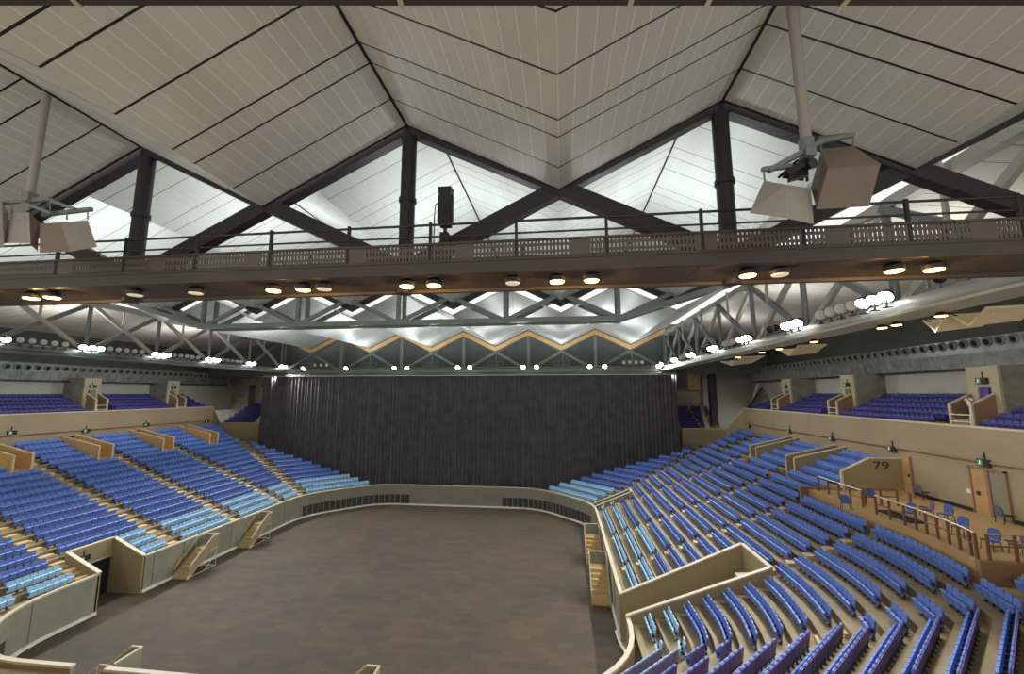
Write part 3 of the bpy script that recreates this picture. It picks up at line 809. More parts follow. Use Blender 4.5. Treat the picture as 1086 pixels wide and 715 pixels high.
# ------------------------------------------------------------------ upper tier
KR, KL = .892, .944
def sc_(k, *a): return [q*k for q in a]
UP = dict(R=dict(k=KR, x0=19.25*KR, sg=1, wall=23.0*KR, face=20.9*KR, portals=[sc_(KR, 22.75, 24.35), sc_(KR, 32.85, 34.3), sc_(KR, 41.3, 42.9)], y0=15.5*KR, y1=46.6*KR),
          L=dict(k=KL, x0=XLW-.33, sg=-1, wall=-43.9*KL, face=-41.8*KL, portals=[sc_(KL, 22.6, 24.0), sc_(KL, 32.05, 33.4), sc_(KL, 39.9, 41.3)], y0=17*KL, y1=44.0*KL))
upper = []
for side, u in UP.items():
    sg, x0, k_ = u['sg'], u['x0'], u['k']
    X = lambda d: x0+sg*d*k_
    Z = lambda z: 11+(z-11)*k_
    mb = MB()
    for r in range(5):
        a, b = sorted((X(.70*r-.1), X(.70*r+.62)))
        mb.box((a, u['y0']-8, 8.9), (b, u['y1'], Z(9.15+.3*r)))
    a, b = sorted((X(3.4), u['wall'])); mb.box((a, u['y0']-8, 8.9), (b, u['y1'], Z(10.35)))
    struct('floor_upper_'+('right' if sg > 0 else 'left'), mb, 'concrete')
    a, b = sorted((u['wall'], u['wall']+sg*.3))
    struct('wall_upper_'+('right' if sg > 0 else 'left'), MB().box((a, 2, 9.0), (b, 49.4, 13.3)), 'grey wall')
    for k, (ya, yb) in enumerate(u['portals']):
        f = u['face']
        yd0, yd1 = (ya+yb)/2-.34, (ya+yb)/2+.26
        m = MB()
        fa, fb = sorted((f, f+sg*.12)); zt = Z(12.35)
        m.box((fa, ya, 9.2), (fb, yd0, zt)); m.box((fa, yd1, 9.2), (fb, yb, zt)); m.box((fa, yd0, Z(11.3)), (fb, yd1, zt))
        struct('wall_portal', m, 'portal wall')
        m = MB(); ma, mb_ = sorted((f+sg*.12, u['wall'])); m.box((ma, ya, 9.2), (mb_, ya+.12, zt)); m.box((ma, yb-.12, 9.2), (mb_, yb, zt)); struct('wall_portal_side', m, 'blockwork')
        da, db = sorted((f+sg*.1, f+sg*.16))
        dm = MB().box((da, yd0, Z(9.8)), (db, yd1, Z(11.3))); o = struct('door_5', dm, 'purple door' if (side == 'R' and k == 0) else 'grey door')
        MB().box((f-sg*.02-.02, yd0+.04, Z(10.0)), (f-sg*.02+.02, yd0+.1, Z(11.25))).build('door_edge', 'sign dark', o)
        exit_sign((f-sg*.01, (ya+yb)/2-.04, Z(11.62)), (-sg, 0, 0), 'exit sign over the %s upper tier doorway on the %s side' % (('nearest', 'middle', 'farthest')[k], 'right' if sg > 0 else 'left'))
        m, c = MB(), MB()
        for y in (ya+.3, yb-.1):
            slab((f-sg*.95, y), (f, y), Z(10.42), Z(10.95), 9.2, .1, m); capline((f-sg*.95, y), (f, y), Z(10.42), Z(10.95), .13, c)
            c.box((f-sg*.95-.04, y-.06, 9.2), (f-sg*.95+.04, y+.06, Z(10.46)))
        struct('wall_portal_stair', m, 'brown wall'); struct('trim_10', c, 'parapet cap')
        t = thing('handrail', 'pale bars across the stair of the %s doorway, %s upper tier' % (('nearest', 'middle', 'farthest')[k], 'right' if sg > 0 else 'left'), 'railing', (f-sg*1.0, ya+.3, Z(9.2)), 'upper tier stair bars')
        for z in (9.6, 9.95): MB().tube((f-sg*1.0, ya+.3, Z(z)), (f-sg*1.0, yb-.1, Z(z)), .025, 6).build('bar', 'hinge white', t)
        for y in (ya+.34, yb-.14): MB().tube((f-sg*1.0, y, Z(9.2)), (f-sg*1.0, y, Z(9.98)), .025, 6).build('post', 'hinge white', t)
    # seats
    ps = u['portals']
    iv = []
    y = u['y0']
    for a, b in ps: iv.append((y, a-.25)); y = b+.35
    iv.append((y, u['y1']-.3))
    for bi, (a, b) in enumerate(iv):
        if b-a < .6: continue
        for r in range(5):
            n = int((b-a)/PITCH_S)
            for i in range(n):
                upper.append(dict(col='navy', side=side, nm=bi, j=r, i=i, n=n, pos=V((X(.70*r+.42), b-(i+.5)*PITCH_S, Z(9.15+.3*r))), out=V((sg, 0))))
UB = {('R', 0): 'before the purple door, right upper tier', ('R', 1): 'between purple door and middle doorway, right upper tier', ('R', 2): 'past the middle doorway, right upper tier', ('R', 3): 'past the farthest doorway, right upper tier',
      ('L', 0): 'at the near end, left upper tier', ('L', 1): 'before the first grey doorway, left upper tier', ('L', 2): 'between the two grey doorways, left upper tier', ('L', 3): 'beyond the last doorway, left upper tier'}
allv = MB()
um = {}
def upper_mesh():
    vs, fs, mi = [], [], []
    for k, mb in SP.items():
        if k == 'hinge_bar': continue
        n = len(vs); vs += [p*S for p in mb.v]; fs += [tuple(i+n for i in f) for f in mb.f]; mi += [1 if k == 'bracket' else 0]*len(mb.f)
    me = bpy.data.meshes.new('upper_tier_seat'); me.from_pydata(vs, [], fs); me.materials.append(M['seat navy']); me.materials.append(M['seat iron'])
    me.polygons.foreach_set('material_index', mi)
    bm = bmesh.new(); bm.from_mesh(me); bmesh.ops.recalc_face_normals(bm, faces=bm.faces); bm.to_mesh(me); bm.free()
    return me
UM = upper_mesh()
vis = sorted((s for s in upper if near_size(s) > 0 and not (s['j'] == 0 and False)), key=lambda s: -near_size(s))
uind = vis[:300]; uid = {id(s) for s in uind}
for s in uind:
    o = bpy.data.objects.new('upper_tier_seat', UM); COL.objects.link(o); o.location = s['pos']*S; o.rotation_euler = (0, 0, math.atan2(s['out'].y, s['out'].x)-math.pi/2)
    tag(o, 'navy seat, %s from far, %s row, %s' % (nth(s['i']+1), nth(s['j']+1), UB[(s['side'], s['nm'])]), 'seat', 'navy seats ' + UB[(s['side'], s['nm'])])
urest = [s for s in vis if id(s) not in uid]
# far corner stands
corner_seats = []
def corner_stand(side, xa, xb, y, zt, rows, name):
    m = MB(); w, cp = MB(), MB()
    for r in range(rows): m.box((xa, y+.15+.72*r, 3.5), (xb, y+.15+.72*(r+1), zt-.25+.36*r))
    struct('floor_corner_'+name, m, 'concrete')
    w.box((xa, y, 2.5), (xb, y+.12, zt)); struct('wall_corner_'+name, w, 'vomitory wall')
    cp.box((xa-.03, y-.03, zt), (xb+.03, y+.18, zt+.07)); struct('trim_11', cp, 'parapet cap')
    for r in range(rows):
        n = int((xb-xa-.3)/PITCH_S)
        for i in range(n):
            if name == 'right' and (i == n//2 or (14.6 < xa+.15+(i+.5)*PITCH_S < 16.1 and r < 4)): continue
            corner_seats.append(dict(col='navy', side=side, nm=name, j=r, i=i, n=n, pos=V((xa+.15+(i+.5)*PITCH_S, y+.6+.72*r, zt-.25+.36*r)), out=V((0, 1))))
corner_stand('R', 11.75, 15.95, 43.8, 7.5, 6, 'right')
corner_stand('L', -38.9, -33.9, 43.8, 7.65, 6, 'left')
seat_mass('upper_tier_seats', urest+corner_seats, 'farther rows of navy seats on the upper tiers and far corner stands', None)
w = MB(); slab((15.95, 43.8), (17.0, 41.85), 7.5, 9.58, 2.5, .15, w); slab((-38.9, 43.8), (-37.85, 41.55), 7.65, 9.52, 2.5, .15, w); struct('wall_corner_link', w, 'vomitory wall')
mb = MB(); capline((15.95, 43.8), (17.0, 41.85), 7.5, 9.58, .2, mb); capline((-38.9, 43.8), (-37.85, 41.55), 7.65, 9.52, .2, mb); struct('trim_12', mb, 'parapet cap')
w = MB().prism([V((-34.6, 43.9, 7.6)), V((-33.9, 43.9, 7.6)), V((-35.0, 47.9, 9.6)), V((-35.7, 47.9, 9.6))], V((0, 0, .15))); struct('trim_13', w, 'parapet cap')
w = MB().prism([V((14.0, 43.9, 7.6)), V((14.4, 43.9, 7.6)), V((15.3, 48.4, 9.9)), V((14.9, 48.4, 9.9))], V((0, 0, .12))); struct('trim_19', w, 'parapet cap')
# far walls
w = MB().box((-46.5, 49.5, 2), (25, 49.8, 17)); struct('wall_far', w, 'grey wall')
w = MB().box((-44.6, 48.4, 7.0), (-39.2, 49.4, 12.1)); struct('wall_block_left', w, 'blockwork')
w = MB().box((15.6, 49.0, 7.0), (20.6, 49.4, 12.7)); struct('wall_block_right', w, 'grey wall')
w = MB().box((10.5, 48.6, 11.4), (15.2, 49.4, 13.4)); struct('wall_block_warm_lit', w, 'wood_warm_light')  # orange lamplight on this wall is put into its colour
w = MB().box((10.5, 48.9, 7.0), (15.2, 49.4, 11.2)); struct('wall_block_beige', w, 'beige wall')
w = MB().box((-41.6, 47.8, 12.15), (-38.2, 49.4, 13.4)); struct('wall_duct_end', w, 'galvanized')
w = MB().box((-38.2, 47.8, 12.15), (-34.4, 49.4, 13.4)); struct('wall_duct_warm', w, 'beige wall')
mb = MB().box((-45.9, 44.6, 12.95), (25, 44.9, 18.2)); mat('backing', (84, 90, 90), .7, var=.1, scale=.5); struct('wall_truss_backing', mb, 'backing')
t = thing('column', 'dark brown column standing in the far right corner stand', 'column', (15.35, 45.3, 7.7))
MB().box((15.05, 45.0, 7.3), (15.7, 45.6, 14.2)).build('shaft', 'truss dark', t); MB().box((14.97, 44.92, 7.3), (15.78, 45.68, 7.75)).build('plinth', 'brown wall', t)
t = thing('column', 'slim brown column in the far left corner behind the seats', 'column', (-36.4, 47.6, 9.0))
MB().box((-36.6, 47.4, 8.0), (-36.1, 47.8, 13.2)).build('shaft', 'brown wall', t); MB().box((-36.7, 47.3, 11.7), (-36.0, 47.9, 12.1)).build('bracket', 'truss dark', t)
w = MB().prism([V((17.5, 41.8, 9.5)), V((19.8, 41.8, 9.5)), V((19.0, 41.8, 11.1)), V((18.4, 41.8, 12.0))], V((0, .4, 0))); struct('wall_gusset', w, 'blockwork')
t = thing('raking_prop', 'dark sloping prop at the far end of the right upper tier', 'prop', (17.3, 41.6, 9.6))
MB().beam((17.3, 41.6, 9.75), (18.5, 41.6, 11.5), .16, .16).build('strut', 'truss dark', t); MB().box((17.1, 41.45, 9.6), (17.6, 41.75, 9.76)).build('foot_plate', 'rail black', t)

# ------------------------------------------------------------------ air ducts with round nozzles
def duct(side, x, y0, y1, z0, z1, zn, pitch, label):
    sg = 1 if side == 'R' else -1
    t = thing('air_duct', label, 'air duct', (x, y0, z0))
    xf, xb = x, x+sg*.9
    m = MB()
    lo, hi = sorted((xf+sg*.25, xb)); 
    m.prism([V((xf+sg*.07, y0, z0)), V((xb, y0, z0)), V((xb, y0, z1)), V((xf, y0, z1)), V((xf, y0, z0+(z1-z0)*.5))], V((0, y1-y0, 0)))
    for k in range(int((y1-y0)/pitch)+1): y = y0+k*pitch; m.beam((xf+sg*.06, y, z0), (xf-sg*.01, y, z0+(z1-z0)*.5), .03, .03)
    m.build('casing', 'galvanized' if side == 'R' else 'galvanized dull', t)
    b = MB(); lo, hi = sorted((xf+sg*.03, xb)); b.box((lo, y0, z0-.1), (hi, y1, z0)); b.build('bottom_rail', 'sign dark', t)
    n = int((y1-y0)/pitch)
    for k in range(n):
        y = y0+(k+.5)*pitch
        c = V((xf-sg*.03, y, zn)); dd = V((-sg, 0, -.22)).normalized(); q = pitch/.66
        nz = MB().lathe(c, dd, [(-.12, .26*q), (.02, .27*q), (.05, .25*q), (.05, .17*q), (-.06, .13*q), (-.06, .001)], 16).build('nozzle', 'galvanized' if side == 'R' else 'truss grey', t, True)
        MB().lathe(c+dd*.012, dd, [(0, .165*q), (.012, .165*q)], 12).build('bore', 'black opening', nz)
duct('R', 20.0, 17.0, 47.0, 12.25, 13.68, 13.42, .59, 'galvanized air duct with round nozzles above the right upper tier')
duct('L', -40.9, 22.7, 46.9, 12.04, 13.36, 13.0, .62, 'dull galvanized air duct with round nozzles above the left upper tier')

# ------------------------------------------------------------------ roof
PER = 6.933; RID = [-10.4+PER*k for k in range(-3, 4)]        # ridges; valleys half way
def fold(name, m, y0, y1, zr, zv, xs=None, th=.08):
    mb = MB()
    pts = []
    for k, r in enumerate(RID):
        pts.append((r, zr))
        if k < len(RID)-1: pts.append((r+PER/2, zv))
    for (xa, za), (xb, zb) in zip(pts[:-1], pts[1:]):
        mb.hexa([V((xa, y0, za)), V((xb, y0, zb)), V((xb, y1, zb)), V((xa, y1, za))], [V((xa, y0, za+th)), V((xb, y0, zb+th)), V((xb, y1, zb+th)), V((xa, y1, za+th))])
    return struct(name, mb, m)
T1, T2, T3 = 8.5, 25.7, 43.0
fold('ceiling_near', 'ceiling boards near', -1.0, T1, 17.15, 15.36)
fold('ceiling_middle', 'ceiling boards bright', T1-.1, T2, 18.5, 16.8)
fold('ceiling_far', 'ceiling boards bright', T2-.1, T3, 17.6, 15.95)
mb = MB()
for xa, xb in ((RID[-1], 20.9), (RID[0], -41.8)):
    mb.hexa([V((xa, -1, 17.1)), V((xb, -1, 15.85)), V((xb, 49, 15.85)), V((xa, 49, 17.1))], [V((xa, -1, 17.2)), V((xb, -1, 15.95)), V((xb, 49, 15.95)), V((xa, 49, 17.2))])
struct('ceiling_side', mb, 'ceiling boards side')
mb = MB()
for xb, sg in ((20.6, 1), (-41.5, -1)):
    lo, hi = sorted((xb-sg*.06, xb)); mb.box((lo, 2, 13.3), (hi, 49.5, 15.95))
struct('wall_bulkhead', mb, 'dark cladding')
mb = MB().box((-46, 44.95, 15.9), (25, 50, 16.1)); struct('ceiling_rear', mb, 'dark cladding')
# ridge joints
mb = MB()
for r in RID[1:-1]:
    mb.beam((r, -1, 17.13), (r, T1, 17.13), .05, .03); mb.beam((r, T1, 18.48), (r, T2, 18.48), .05, .03)
struct('trim_14', mb, 'rail black')
# tan and dark boards closing the folds at the two far trusses
def chevrons(name, y, zr, zv, h, m, th=.12):
    mb = MB(); pts = []
    for k, r in enumerate(RID):
        pts.append((r, zr))
        if k < len(RID)-1: pts.append((r+PER/2, zv))
    for (xa, za), (xb, zb) in zip(pts[:-1], pts[1:]):
        mb.hexa([V((xa, y, za-h)), V((xb, y, zb-h)), V((xb, y+th, zb-h)), V((xa, y+th, za-h))], [V((xa, y, za)), V((xb, y, zb)), V((xb, y+th, zb)), V((xa, y+th, za))])
    struct(name, mb, m)
chevrons('trim_15', T3-.05, 17.55, 15.9, .48, 'tan fascia')
chevrons('trim_16', T3-.12, 17.62, 15.97, .09, 'truss dark', .06)
chevrons('trim_17', T2+.0, 18.5, 16.8, .42, 'truss dark', .1)
chevrons('trim_18', T1-.03, 17.2, 15.41, .07, 'truss dark', .05)

# ------------------------------------------------------------------ trusses
def part(t, nm, m, f, smooth=False):
    mb = MB(); f(mb); return mb.build(nm, m, t, smooth)
# nearest cross truss: dark box diagonals, round posts
t = thing('roof_truss', 'nearest roof truss with dark crossed beams and round posts', 'truss', (-10.4, T1+.15, 13.6), 'roof trusses')
zt_, zb_ = 17.2, 13.75
for r in RID[1:-1]:
    part(t, 'post', 'truss dark', lambda m: (m.tube((r, T1+.2, 13.2), (r, T1+.2, zt_), .17, 16), m.tube((r, T1+.2, 15.35), (r, T1+.2, 15.45), .2, 16)), True)
for a, b in zip(RID[:-1], RID[1:]):
    part(t, 'diagonal', 'truss dark', lambda m: m.beam((a, T1+.2, zt_), (b, T1+.2, zb_), .26, .34))
    part(t, 'diagonal', 'truss dark', lambda m: m.beam((a, T1+.22, zb_), (b, T1+.22, zt_), .26, .34))
part(t, 'bottom_chord', 'truss dark', lambda m: m.beam((RID[0], T1+.2, zb_), (RID[-1], T1+.2, zb_), .3, .3))
# middle cross truss: grey twin members
t = thing('roof_truss', 'middle roof truss of grey twin steel members above the catwalk gap', 'truss', (-10.4, T2, 15.4), 'roof trusses')
zt_, zb_ = 18.7, 15.5
for r in RID[1:-1]:
    part(t, 'post', 'truss grey', lambda m: [m.beam((r, T2+dy, zb_), (r, T2+dy, zt_), .22, .22) for dy in (-.5, .5)])
for k, (a, b) in enumerate(zip(RID[:-1], RID[1:])):
    for za, zb in ((zt_, zb_), (zb_, zt_)):
        if k == 0 and za == zb_ or k == len(RID)-2 and zb == zb_:
            e = 13.9
            continue
        part(t, 'diagonal', 'truss grey', lambda m: [m.beam((a, T2+dy, za), (b, T2+dy, zb), .16, .26) for dy in (-.5, .5)])
for dy in (-.5, .5):
    part(t, 'bottom_chord', 'truss grey', lambda m: m.beam((RID[1]-.2, T2+dy, zb_), (RID[-2]+.2, T2+dy, zb_), .3, .3))
part(t, 'end_strut', 'truss grey', lambda m: [m.beam((RID[-2], T2+dy, zb_), (RID[-1], T2+dy, 17.6), .22, .3) for dy in (-.5, .5)])
part(t, 'end_strut', 'truss grey', lambda m: [m.beam((RID[1], T2+dy, zb_), (RID[0], T2+dy, 17.6), .22, .3) for dy in (-.5, .5)])
# far truss over the curtain
t = thing('roof_truss', 'far roof truss of slim grey members above the black curtain', 'truss', (-10.4, T3+.4, 13.4), 'roof trusses')
zt_, zb_ = 17.3, 13.4
for r in RID:
    part(t, 'post', 'truss grey', lambda m: m.beam((r, T3+.4, zb_), (r, T3+.4, zt_), .3, .3))
for a, b in zip(RID[:-1], RID[1:]):
    part(t, 'diagonal', 'truss grey', lambda m: m.beam((a, T3+.4, zt_), (b, T3+.4, zb_), .16, .24))
    part(t, 'diagonal', 'truss grey', lambda m: m.beam((a, T3+.42, zb_), (b, T3+.42, zt_), .16, .24))
part(t, 'bottom_chord', 'truss grey', lambda m: m.beam((RID[0], T3+.4, zb_), (RID[-1], T3+.4, zb_), .4, .4))
part(t, 'bottom_rail', 'truss grey', lambda m: m.tube((RID[0], T3+.2, zb_+.3), (RID[-1], T3+.2, zb_+.3), .07))
for k, (a, b) in enumerate(zip(RID[:-1], RID[1:])):        # hanging frames between the lamps
    c = (a+b)/2
    part(t, 'hanging_frame', 'truss grey', lambda m: (m.tube((c-.8, T3-.1, 14.3), (c+.8, T3-.1, 14.3), .04, 6), m.tube((c-.8, T3-.1, 13.9), (c+.8, T3-.1, 13.9), .04, 6), [m.tube((c+q, T3-.1, 13.9), (c+q, T3-.1, 14.3), .03, 6) for q in (-.8, -.3, .3, .8)], m.tube((c+.1, T3-.1, 13.0), (c+.1, T3-.1, 15.6), .035, 6)))
# side trusses
NODES = [43.0-4.83*k for k in range(9)]
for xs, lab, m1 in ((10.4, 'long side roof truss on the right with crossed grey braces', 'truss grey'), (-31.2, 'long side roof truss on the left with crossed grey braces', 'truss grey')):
    t = thing('roof_truss', lab, 'truss', (xs, 43, 13.4), 'roof trusses')
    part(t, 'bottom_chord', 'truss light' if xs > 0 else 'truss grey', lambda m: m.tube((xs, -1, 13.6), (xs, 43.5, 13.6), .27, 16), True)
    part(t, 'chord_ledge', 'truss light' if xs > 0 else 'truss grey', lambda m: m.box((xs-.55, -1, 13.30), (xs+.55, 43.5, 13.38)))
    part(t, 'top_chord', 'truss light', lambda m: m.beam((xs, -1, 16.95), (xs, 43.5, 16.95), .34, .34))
    for k, y in enumerate(NODES):
        part(t, 'post', m1, lambda m: m.tube((xs, y, 13.7), (xs, y, 16.9), .12, 10), True)
        if k:
            y2 = NODES[k-1]
            part(t, 'brace', m1, lambda m: m.beam((xs-.1, y, 13.7), (xs-.1, y2, 16.9), .18, .24))
            part(t, 'brace', 'truss light', lambda m: m.beam((xs+.1, y, 16.9), (xs+.1, y2, 13.7), .18, .24))
            part(t, 'hanger', 'truss light', lambda m: m.beam((xs-.35, (y+y2)/2, 15.4), (xs-.35, (y+y2)/2, 17.1), .1, .1))
# ------------------------------------------------------------------ floodlights
def flood(p, aim, lit, label, r=.2, grp='lit floodlights'):
    d = V(aim).normalized(); p = V(p)
    t = thing('floodlight', label, 'floodlight', p-V((0, 0, .3)), grp)
    part(t, 'housing', 'truss dark', lambda m: m.lathe(p-d*.28, d, [(0, r*.45), (.08, r*.7), (.26, r*1.05), (.3, r*1.05)], 16), True)
    part(t, 'lens', 'flood lens' if lit else 'lamp off', lambda m: m.lathe(p+d*.02, d, [(0, r*.98), (.015, r*.9), (.03, r*.5)], 16), True)
    part(t, 'bracket', 'rail black', lambda m: (m.beam(p+V((0, 0, -.34)), p-d*.12, .05, .05), m.box(p+V((-.1, -.1, -.36)), p+V((.1, .1, -.33)))))
    return t
LAMPS = []
cnt = 0
for k, y in enumerate(NODES[:7]):
    for q in ((-.45, .05, .55) if k < 6 else (-.5, .0, .5)):
        if k == 0 and q != .05: continue
        LAMPS.append(('R', k, V((10.0, y+q+.35, 13.98)), V((-.75, -.45, -.85))))
for k, y in enumerate(NODES[:6]):
    for q in (-.15, .4, .9) if k > 1 else (-.2, .5):
        LAMPS.append(('L', k, V((-30.8, y+q-.3, 13.98)), V((.75, -.45, -.85))))
for k, x in enumerate((-28.4, -23.4, -17.9, -16.5, -10.9, -9.6, -4.0, -2.6, 2.8, 4.3, 9.6)):
    LAMPS.append(('F', k, V((x, 42.85, 13.72)), V((0, -.85, -.7))))
ctr = {}
for sd, k, p, a in LAMPS:
    n = ctr[sd] = ctr.get(sd, 0)+1
    lab = {'R': 'lit round floodlight, %s from the far end of the right truss', 'L': 'lit round floodlight, %s from the far end of the left truss', 'F': 'lit round floodlight, %s from left above the black curtain'}[sd] % nth(n)
    flood(p, a, True, lab, .2 if sd != 'F' else .23)
n = 0
for k in range(2, 7):
    yc = (NODES[k]+NODES[k-1])/2
    for q in (-1.1, -.55, 0, .55, 1.1):
        n += 1; flood((-30.95, yc+q, 14.05), (.6, -.8, -.1), False, 'unlit pale round floodlight, %s along the left truss' % nth(n), .17, 'unlit floodlights')
n = 0
for k in (2, 4, 6):
    yc = (NODES[k]+NODES[k-1])/2
    for q in (-.9, -.3, .3, .9):
        n += 1; flood((10.1, yc+q, 14.05), (-.5, -.85, -.1), False, 'unlit pale round floodlight, %s along the right truss' % nth(n), .2, 'unlit floodlights')
for n, x in enumerate((-27.0, -26.3, -25.6, 6.2, 6.8, 7.4, 8.0)):
    flood((x, 42.8, 14.1), (0, -1, -.1), False, 'unlit pale floodlight above the curtain, %s counted from the left' % nth(n+1), .18, 'unlit floodlights')
# winch frames on the side trusses
for n, (x, y) in enumerate(((10.2, 12.0), (10.2, 21.3), (10.2, 31.0))):
    t = thing('cable_drum', 'small dark winch frame on the right truss chord, %s from the near end' % nth(n+1), 'winch', (x, y, 13.85), 'winch frames on the chords')
    part(t, 'frame', 'truss grey', lambda m: [m.tube((x+dx, y+dy, 13.85), (x+dx, y+dy, 14.45), .03, 6) for dx in (-.15, .15) for dy in (-.4, .4)] + [m.tube((x+dx, y-.4, 14.45), (x+dx, y+.4, 14.45), .03, 6) for dx in (-.15, .15)])
    part(t, 'drum', 'rail black', lambda m: m.lathe((x, y-.3, 14.12), (0, 1, 0), [(0, .17), (.05, .17), (.06, .1), (.5, .1), (.51, .17), (.56, .17)], 12), True)

# ------------------------------------------------------------------ catwalk
CA, CB, CZ = 7.5, 8.85, 13.28
X0, X1 = -20, 20
t = thing('catwalk', 'dark steel catwalk with perforated side panels crossing under the roof', 'catwalk', (0, 8.2, CZ))
part(t, 'deck', 'catwalk steel', lambda m: (m.box((X0, CA, CZ), (X1, CB, CZ+.1)), m.box((X0, CA+.05, CZ-.02), (X1, CA+.15, CZ)), m.box((X0, CB-.12, CZ-.06), (X1, CB, CZ))))
def perforated():
    m = bpy.data.materials.new('perforated steel'); m.use_nodes = True; nt = m.node_tree; L = nt.links; b = nt.nodes['Principled BSDF']
    b.inputs['Base Color'].default_value = rgb(92, 82, 74); b.inputs['Roughness'].default_value = .5
    tc = nt.nodes.new('ShaderNodeTexCoord'); sp = nt.nodes.new('ShaderNodeSeparateXYZ'); L.new(tc.outputs['Object'], sp.inputs[0])
    def mm(op, a, v=None, bb=None):
        n = nt.nodes.new('ShaderNodeMath'); n.operation = op; L.new(a, n.inputs[0])
        if bb is not None: L.new(bb, n.inputs[1])
        else: n.inputs[1].default_value = v
        return n.outputs[0]
    sx = mm('LESS_THAN', mm('MODULO', mm('ADD', sp.outputs['X'], 300.0), .105), .038)
    zz = mm('MODULO', mm('ADD', sp.outputs['Z'], 0.03), .20); sz = mm('LESS_THAN', zz, .125)
    wx = mm('MODULO', mm('ADD', sp.outputs['X'], 300.0), 3.3); sw = mm('GREATER_THAN', wx, .55)
    f = mm('MULTIPLY', mm('MULTIPLY', sx, bb=sz), bb=sw)
    inv = mm('SUBTRACT', f, 0.0); n = nt.nodes.new('ShaderNodeMath'); n.operation = 'SUBTRACT'; n.inputs[0].default_value = 1.0; L.new(inv, n.inputs[1])
    L.new(n.outputs[0], b.inputs['Alpha']); M['perforated steel'] = m
perforated()
for y in (CA-.02, CB): part(t, 'side_panel', 'perforated steel', lambda m: m.box((X0, y, CZ+.24), (X1, y+.015, CZ+.56)))
for y in (CA-.04, CB): part(t, 'edge_beam', 'catwalk steel', lambda m: (m.box((X0, y, CZ-.02), (X1, y+.06, CZ+.2)), m.box((X0, y-.02, CZ+.2), (X1, y+.08, CZ+.25)), m.box((X0, y-.01, CZ+.56), (X1, y+.04, CZ+.6))))
for y in (CA, CB):
    part(t, 'top_rail', 'rail black', lambda m: m.tube((X0, y, CZ+.98), (X1, y, CZ+.98), .025, 8))
    part(t, 'mid_rail', 'rail black', lambda m: m.tube((X0, y, CZ+.74), (X1, y, CZ+.74), .02, 8))
x = X0+.7
while x < X1:
    part(t, 'post', 'rail black', lambda m: m.beam((x, CA, CZ), (x, CA, CZ+1.03), .05, .06)); part(t, 'post', 'rail black', lambda m: m.beam((x, CB, CZ), (x, CB, CZ+1.0), .05, .06))
    part(t, 'bracket', 'catwalk steel', lambda m: m.prism([V((x-.02, CA+.06, CZ)), V((x-.02, CA+.9, CZ)), V((x-.02, CA+.06, CZ-.015))], V((.04, 0, 0))))
    x += 1.68
def downlight(p, lit, label, r=.14):
    p = V(p); t = thing('downlight', label, 'light', p, 'lamps under the catwalk')
    part(t, 'housing', 'rail black', lambda m: m.lathe(p+V((0, 0, .12)), (0, 0, -1), [(0, r*.7), (.05, r*1.15), (.13, r*1.15)], 14), True)
    part(t, 'lens', 'warm lens' if lit else 'dim lens', lambda m: m.lathe(p-V((0, 0, .012)), (0, 0, -1), [(0, r), (.02, r*.9)], 14), True)
    return p
WARM = []
DL = [(6, 311, 1), (23, 309, 1), (103, 303, 0), (170, 300, 0), (260, 297, 1), (295, 296, 1), (318, 294.5, 0), (418, 294, 1), (450, 293.5, 1), (537, 285, 0), (590, 283.5, 1), (631, 282.5, 1), (813, 279, 1), (852, 277, 0), (1000, 267.5, 1), (1050, 265.5, 1)]
for n, (x, y, lit) in enumerate(DL):
    p = at_z(x, y, CZ-.14); p.y = min(max(p.y, CA+.3), CB-.34)
    WARM += [downlight(p, lit, '%s lamp under the catwalk, %s from the left end' % ('glowing warm' if lit else 'dim', nth(n+1)))] if lit else ([] if downlight(p, lit, 'dim lamp under the catwalk, %s from the left end' % nth(n+1)) else [])
# warm lamps under the right chord and cream sails
for n, (x, y) in enumerate(((783, 378), (808, 371.5), (826, 366.5), (863, 359.5), (935, 344), (950, 339), (997, 328))):
    p = at_z(x, y, 13.2)
    p2 = p.copy()
    p.x = 10.75; p = V((10.75, p2.y*10.75/p2.x, 13.19))
    tt = thing('soffit_downlight', 'small warm lamp under the right truss chord, %s from the far end' % nth(n+1), 'light', p, 'lamps under the right chord')
    part(tt, 'housing', 'rail black', lambda m: m.lathe(p+V((0, 0, .1)), (0, 0, -1), [(0, .1), (.1, .16)], 12), True); part(tt, 'lens', 'warm lens', lambda m: m.lathe(p-V((0, 0, .002)), (0, 0, -1), [(0, .14), (.02, .12)], 12), True)
for n, (xa, xb, y) in enumerate(((774, 800, 378), (840, 862, 364), (1003, 1030, 330), (1034, 1076, 324))):
    a, b = at_x(xa, y, 12.0), at_x(xb, y-3, 12.0); ya, yb = a.y, b.y; zc = 12.95
    tt = thing('acoustic_sail', 'cream folded panel under the right chord, %s from the far end' % nth(n+1), 'acoustic panel', (12, ya, zc), 'cream folded panels')
    L_ = ya-yb
    part(tt, 'fold', 'sail cream', lambda m: m.prism([V((11.3, ya, 13.25)), V((11.3, ya-L_*.5, 12.85)), V((12.6, ya-L_*.5, 13.0)), V((12.6, ya, 13.3))], V((0, 0, .05))))
    part(tt, 'fold', 'sail cream', lambda m: m.prism([V((11.3, ya-L_*.5, 12.85)), V((11.3, yb, 13.25)), V((12.6, yb, 13.3)), V((12.6, ya-L_*.5, 13.0))], V((0, 0, .05))))
    part(tt, 'hanger', 'rail black', lambda m: [m.tube((11.5, q, 13.2), (11.0, q, 13.4), .015, 5) for q in (ya-.1, yb+.1)])
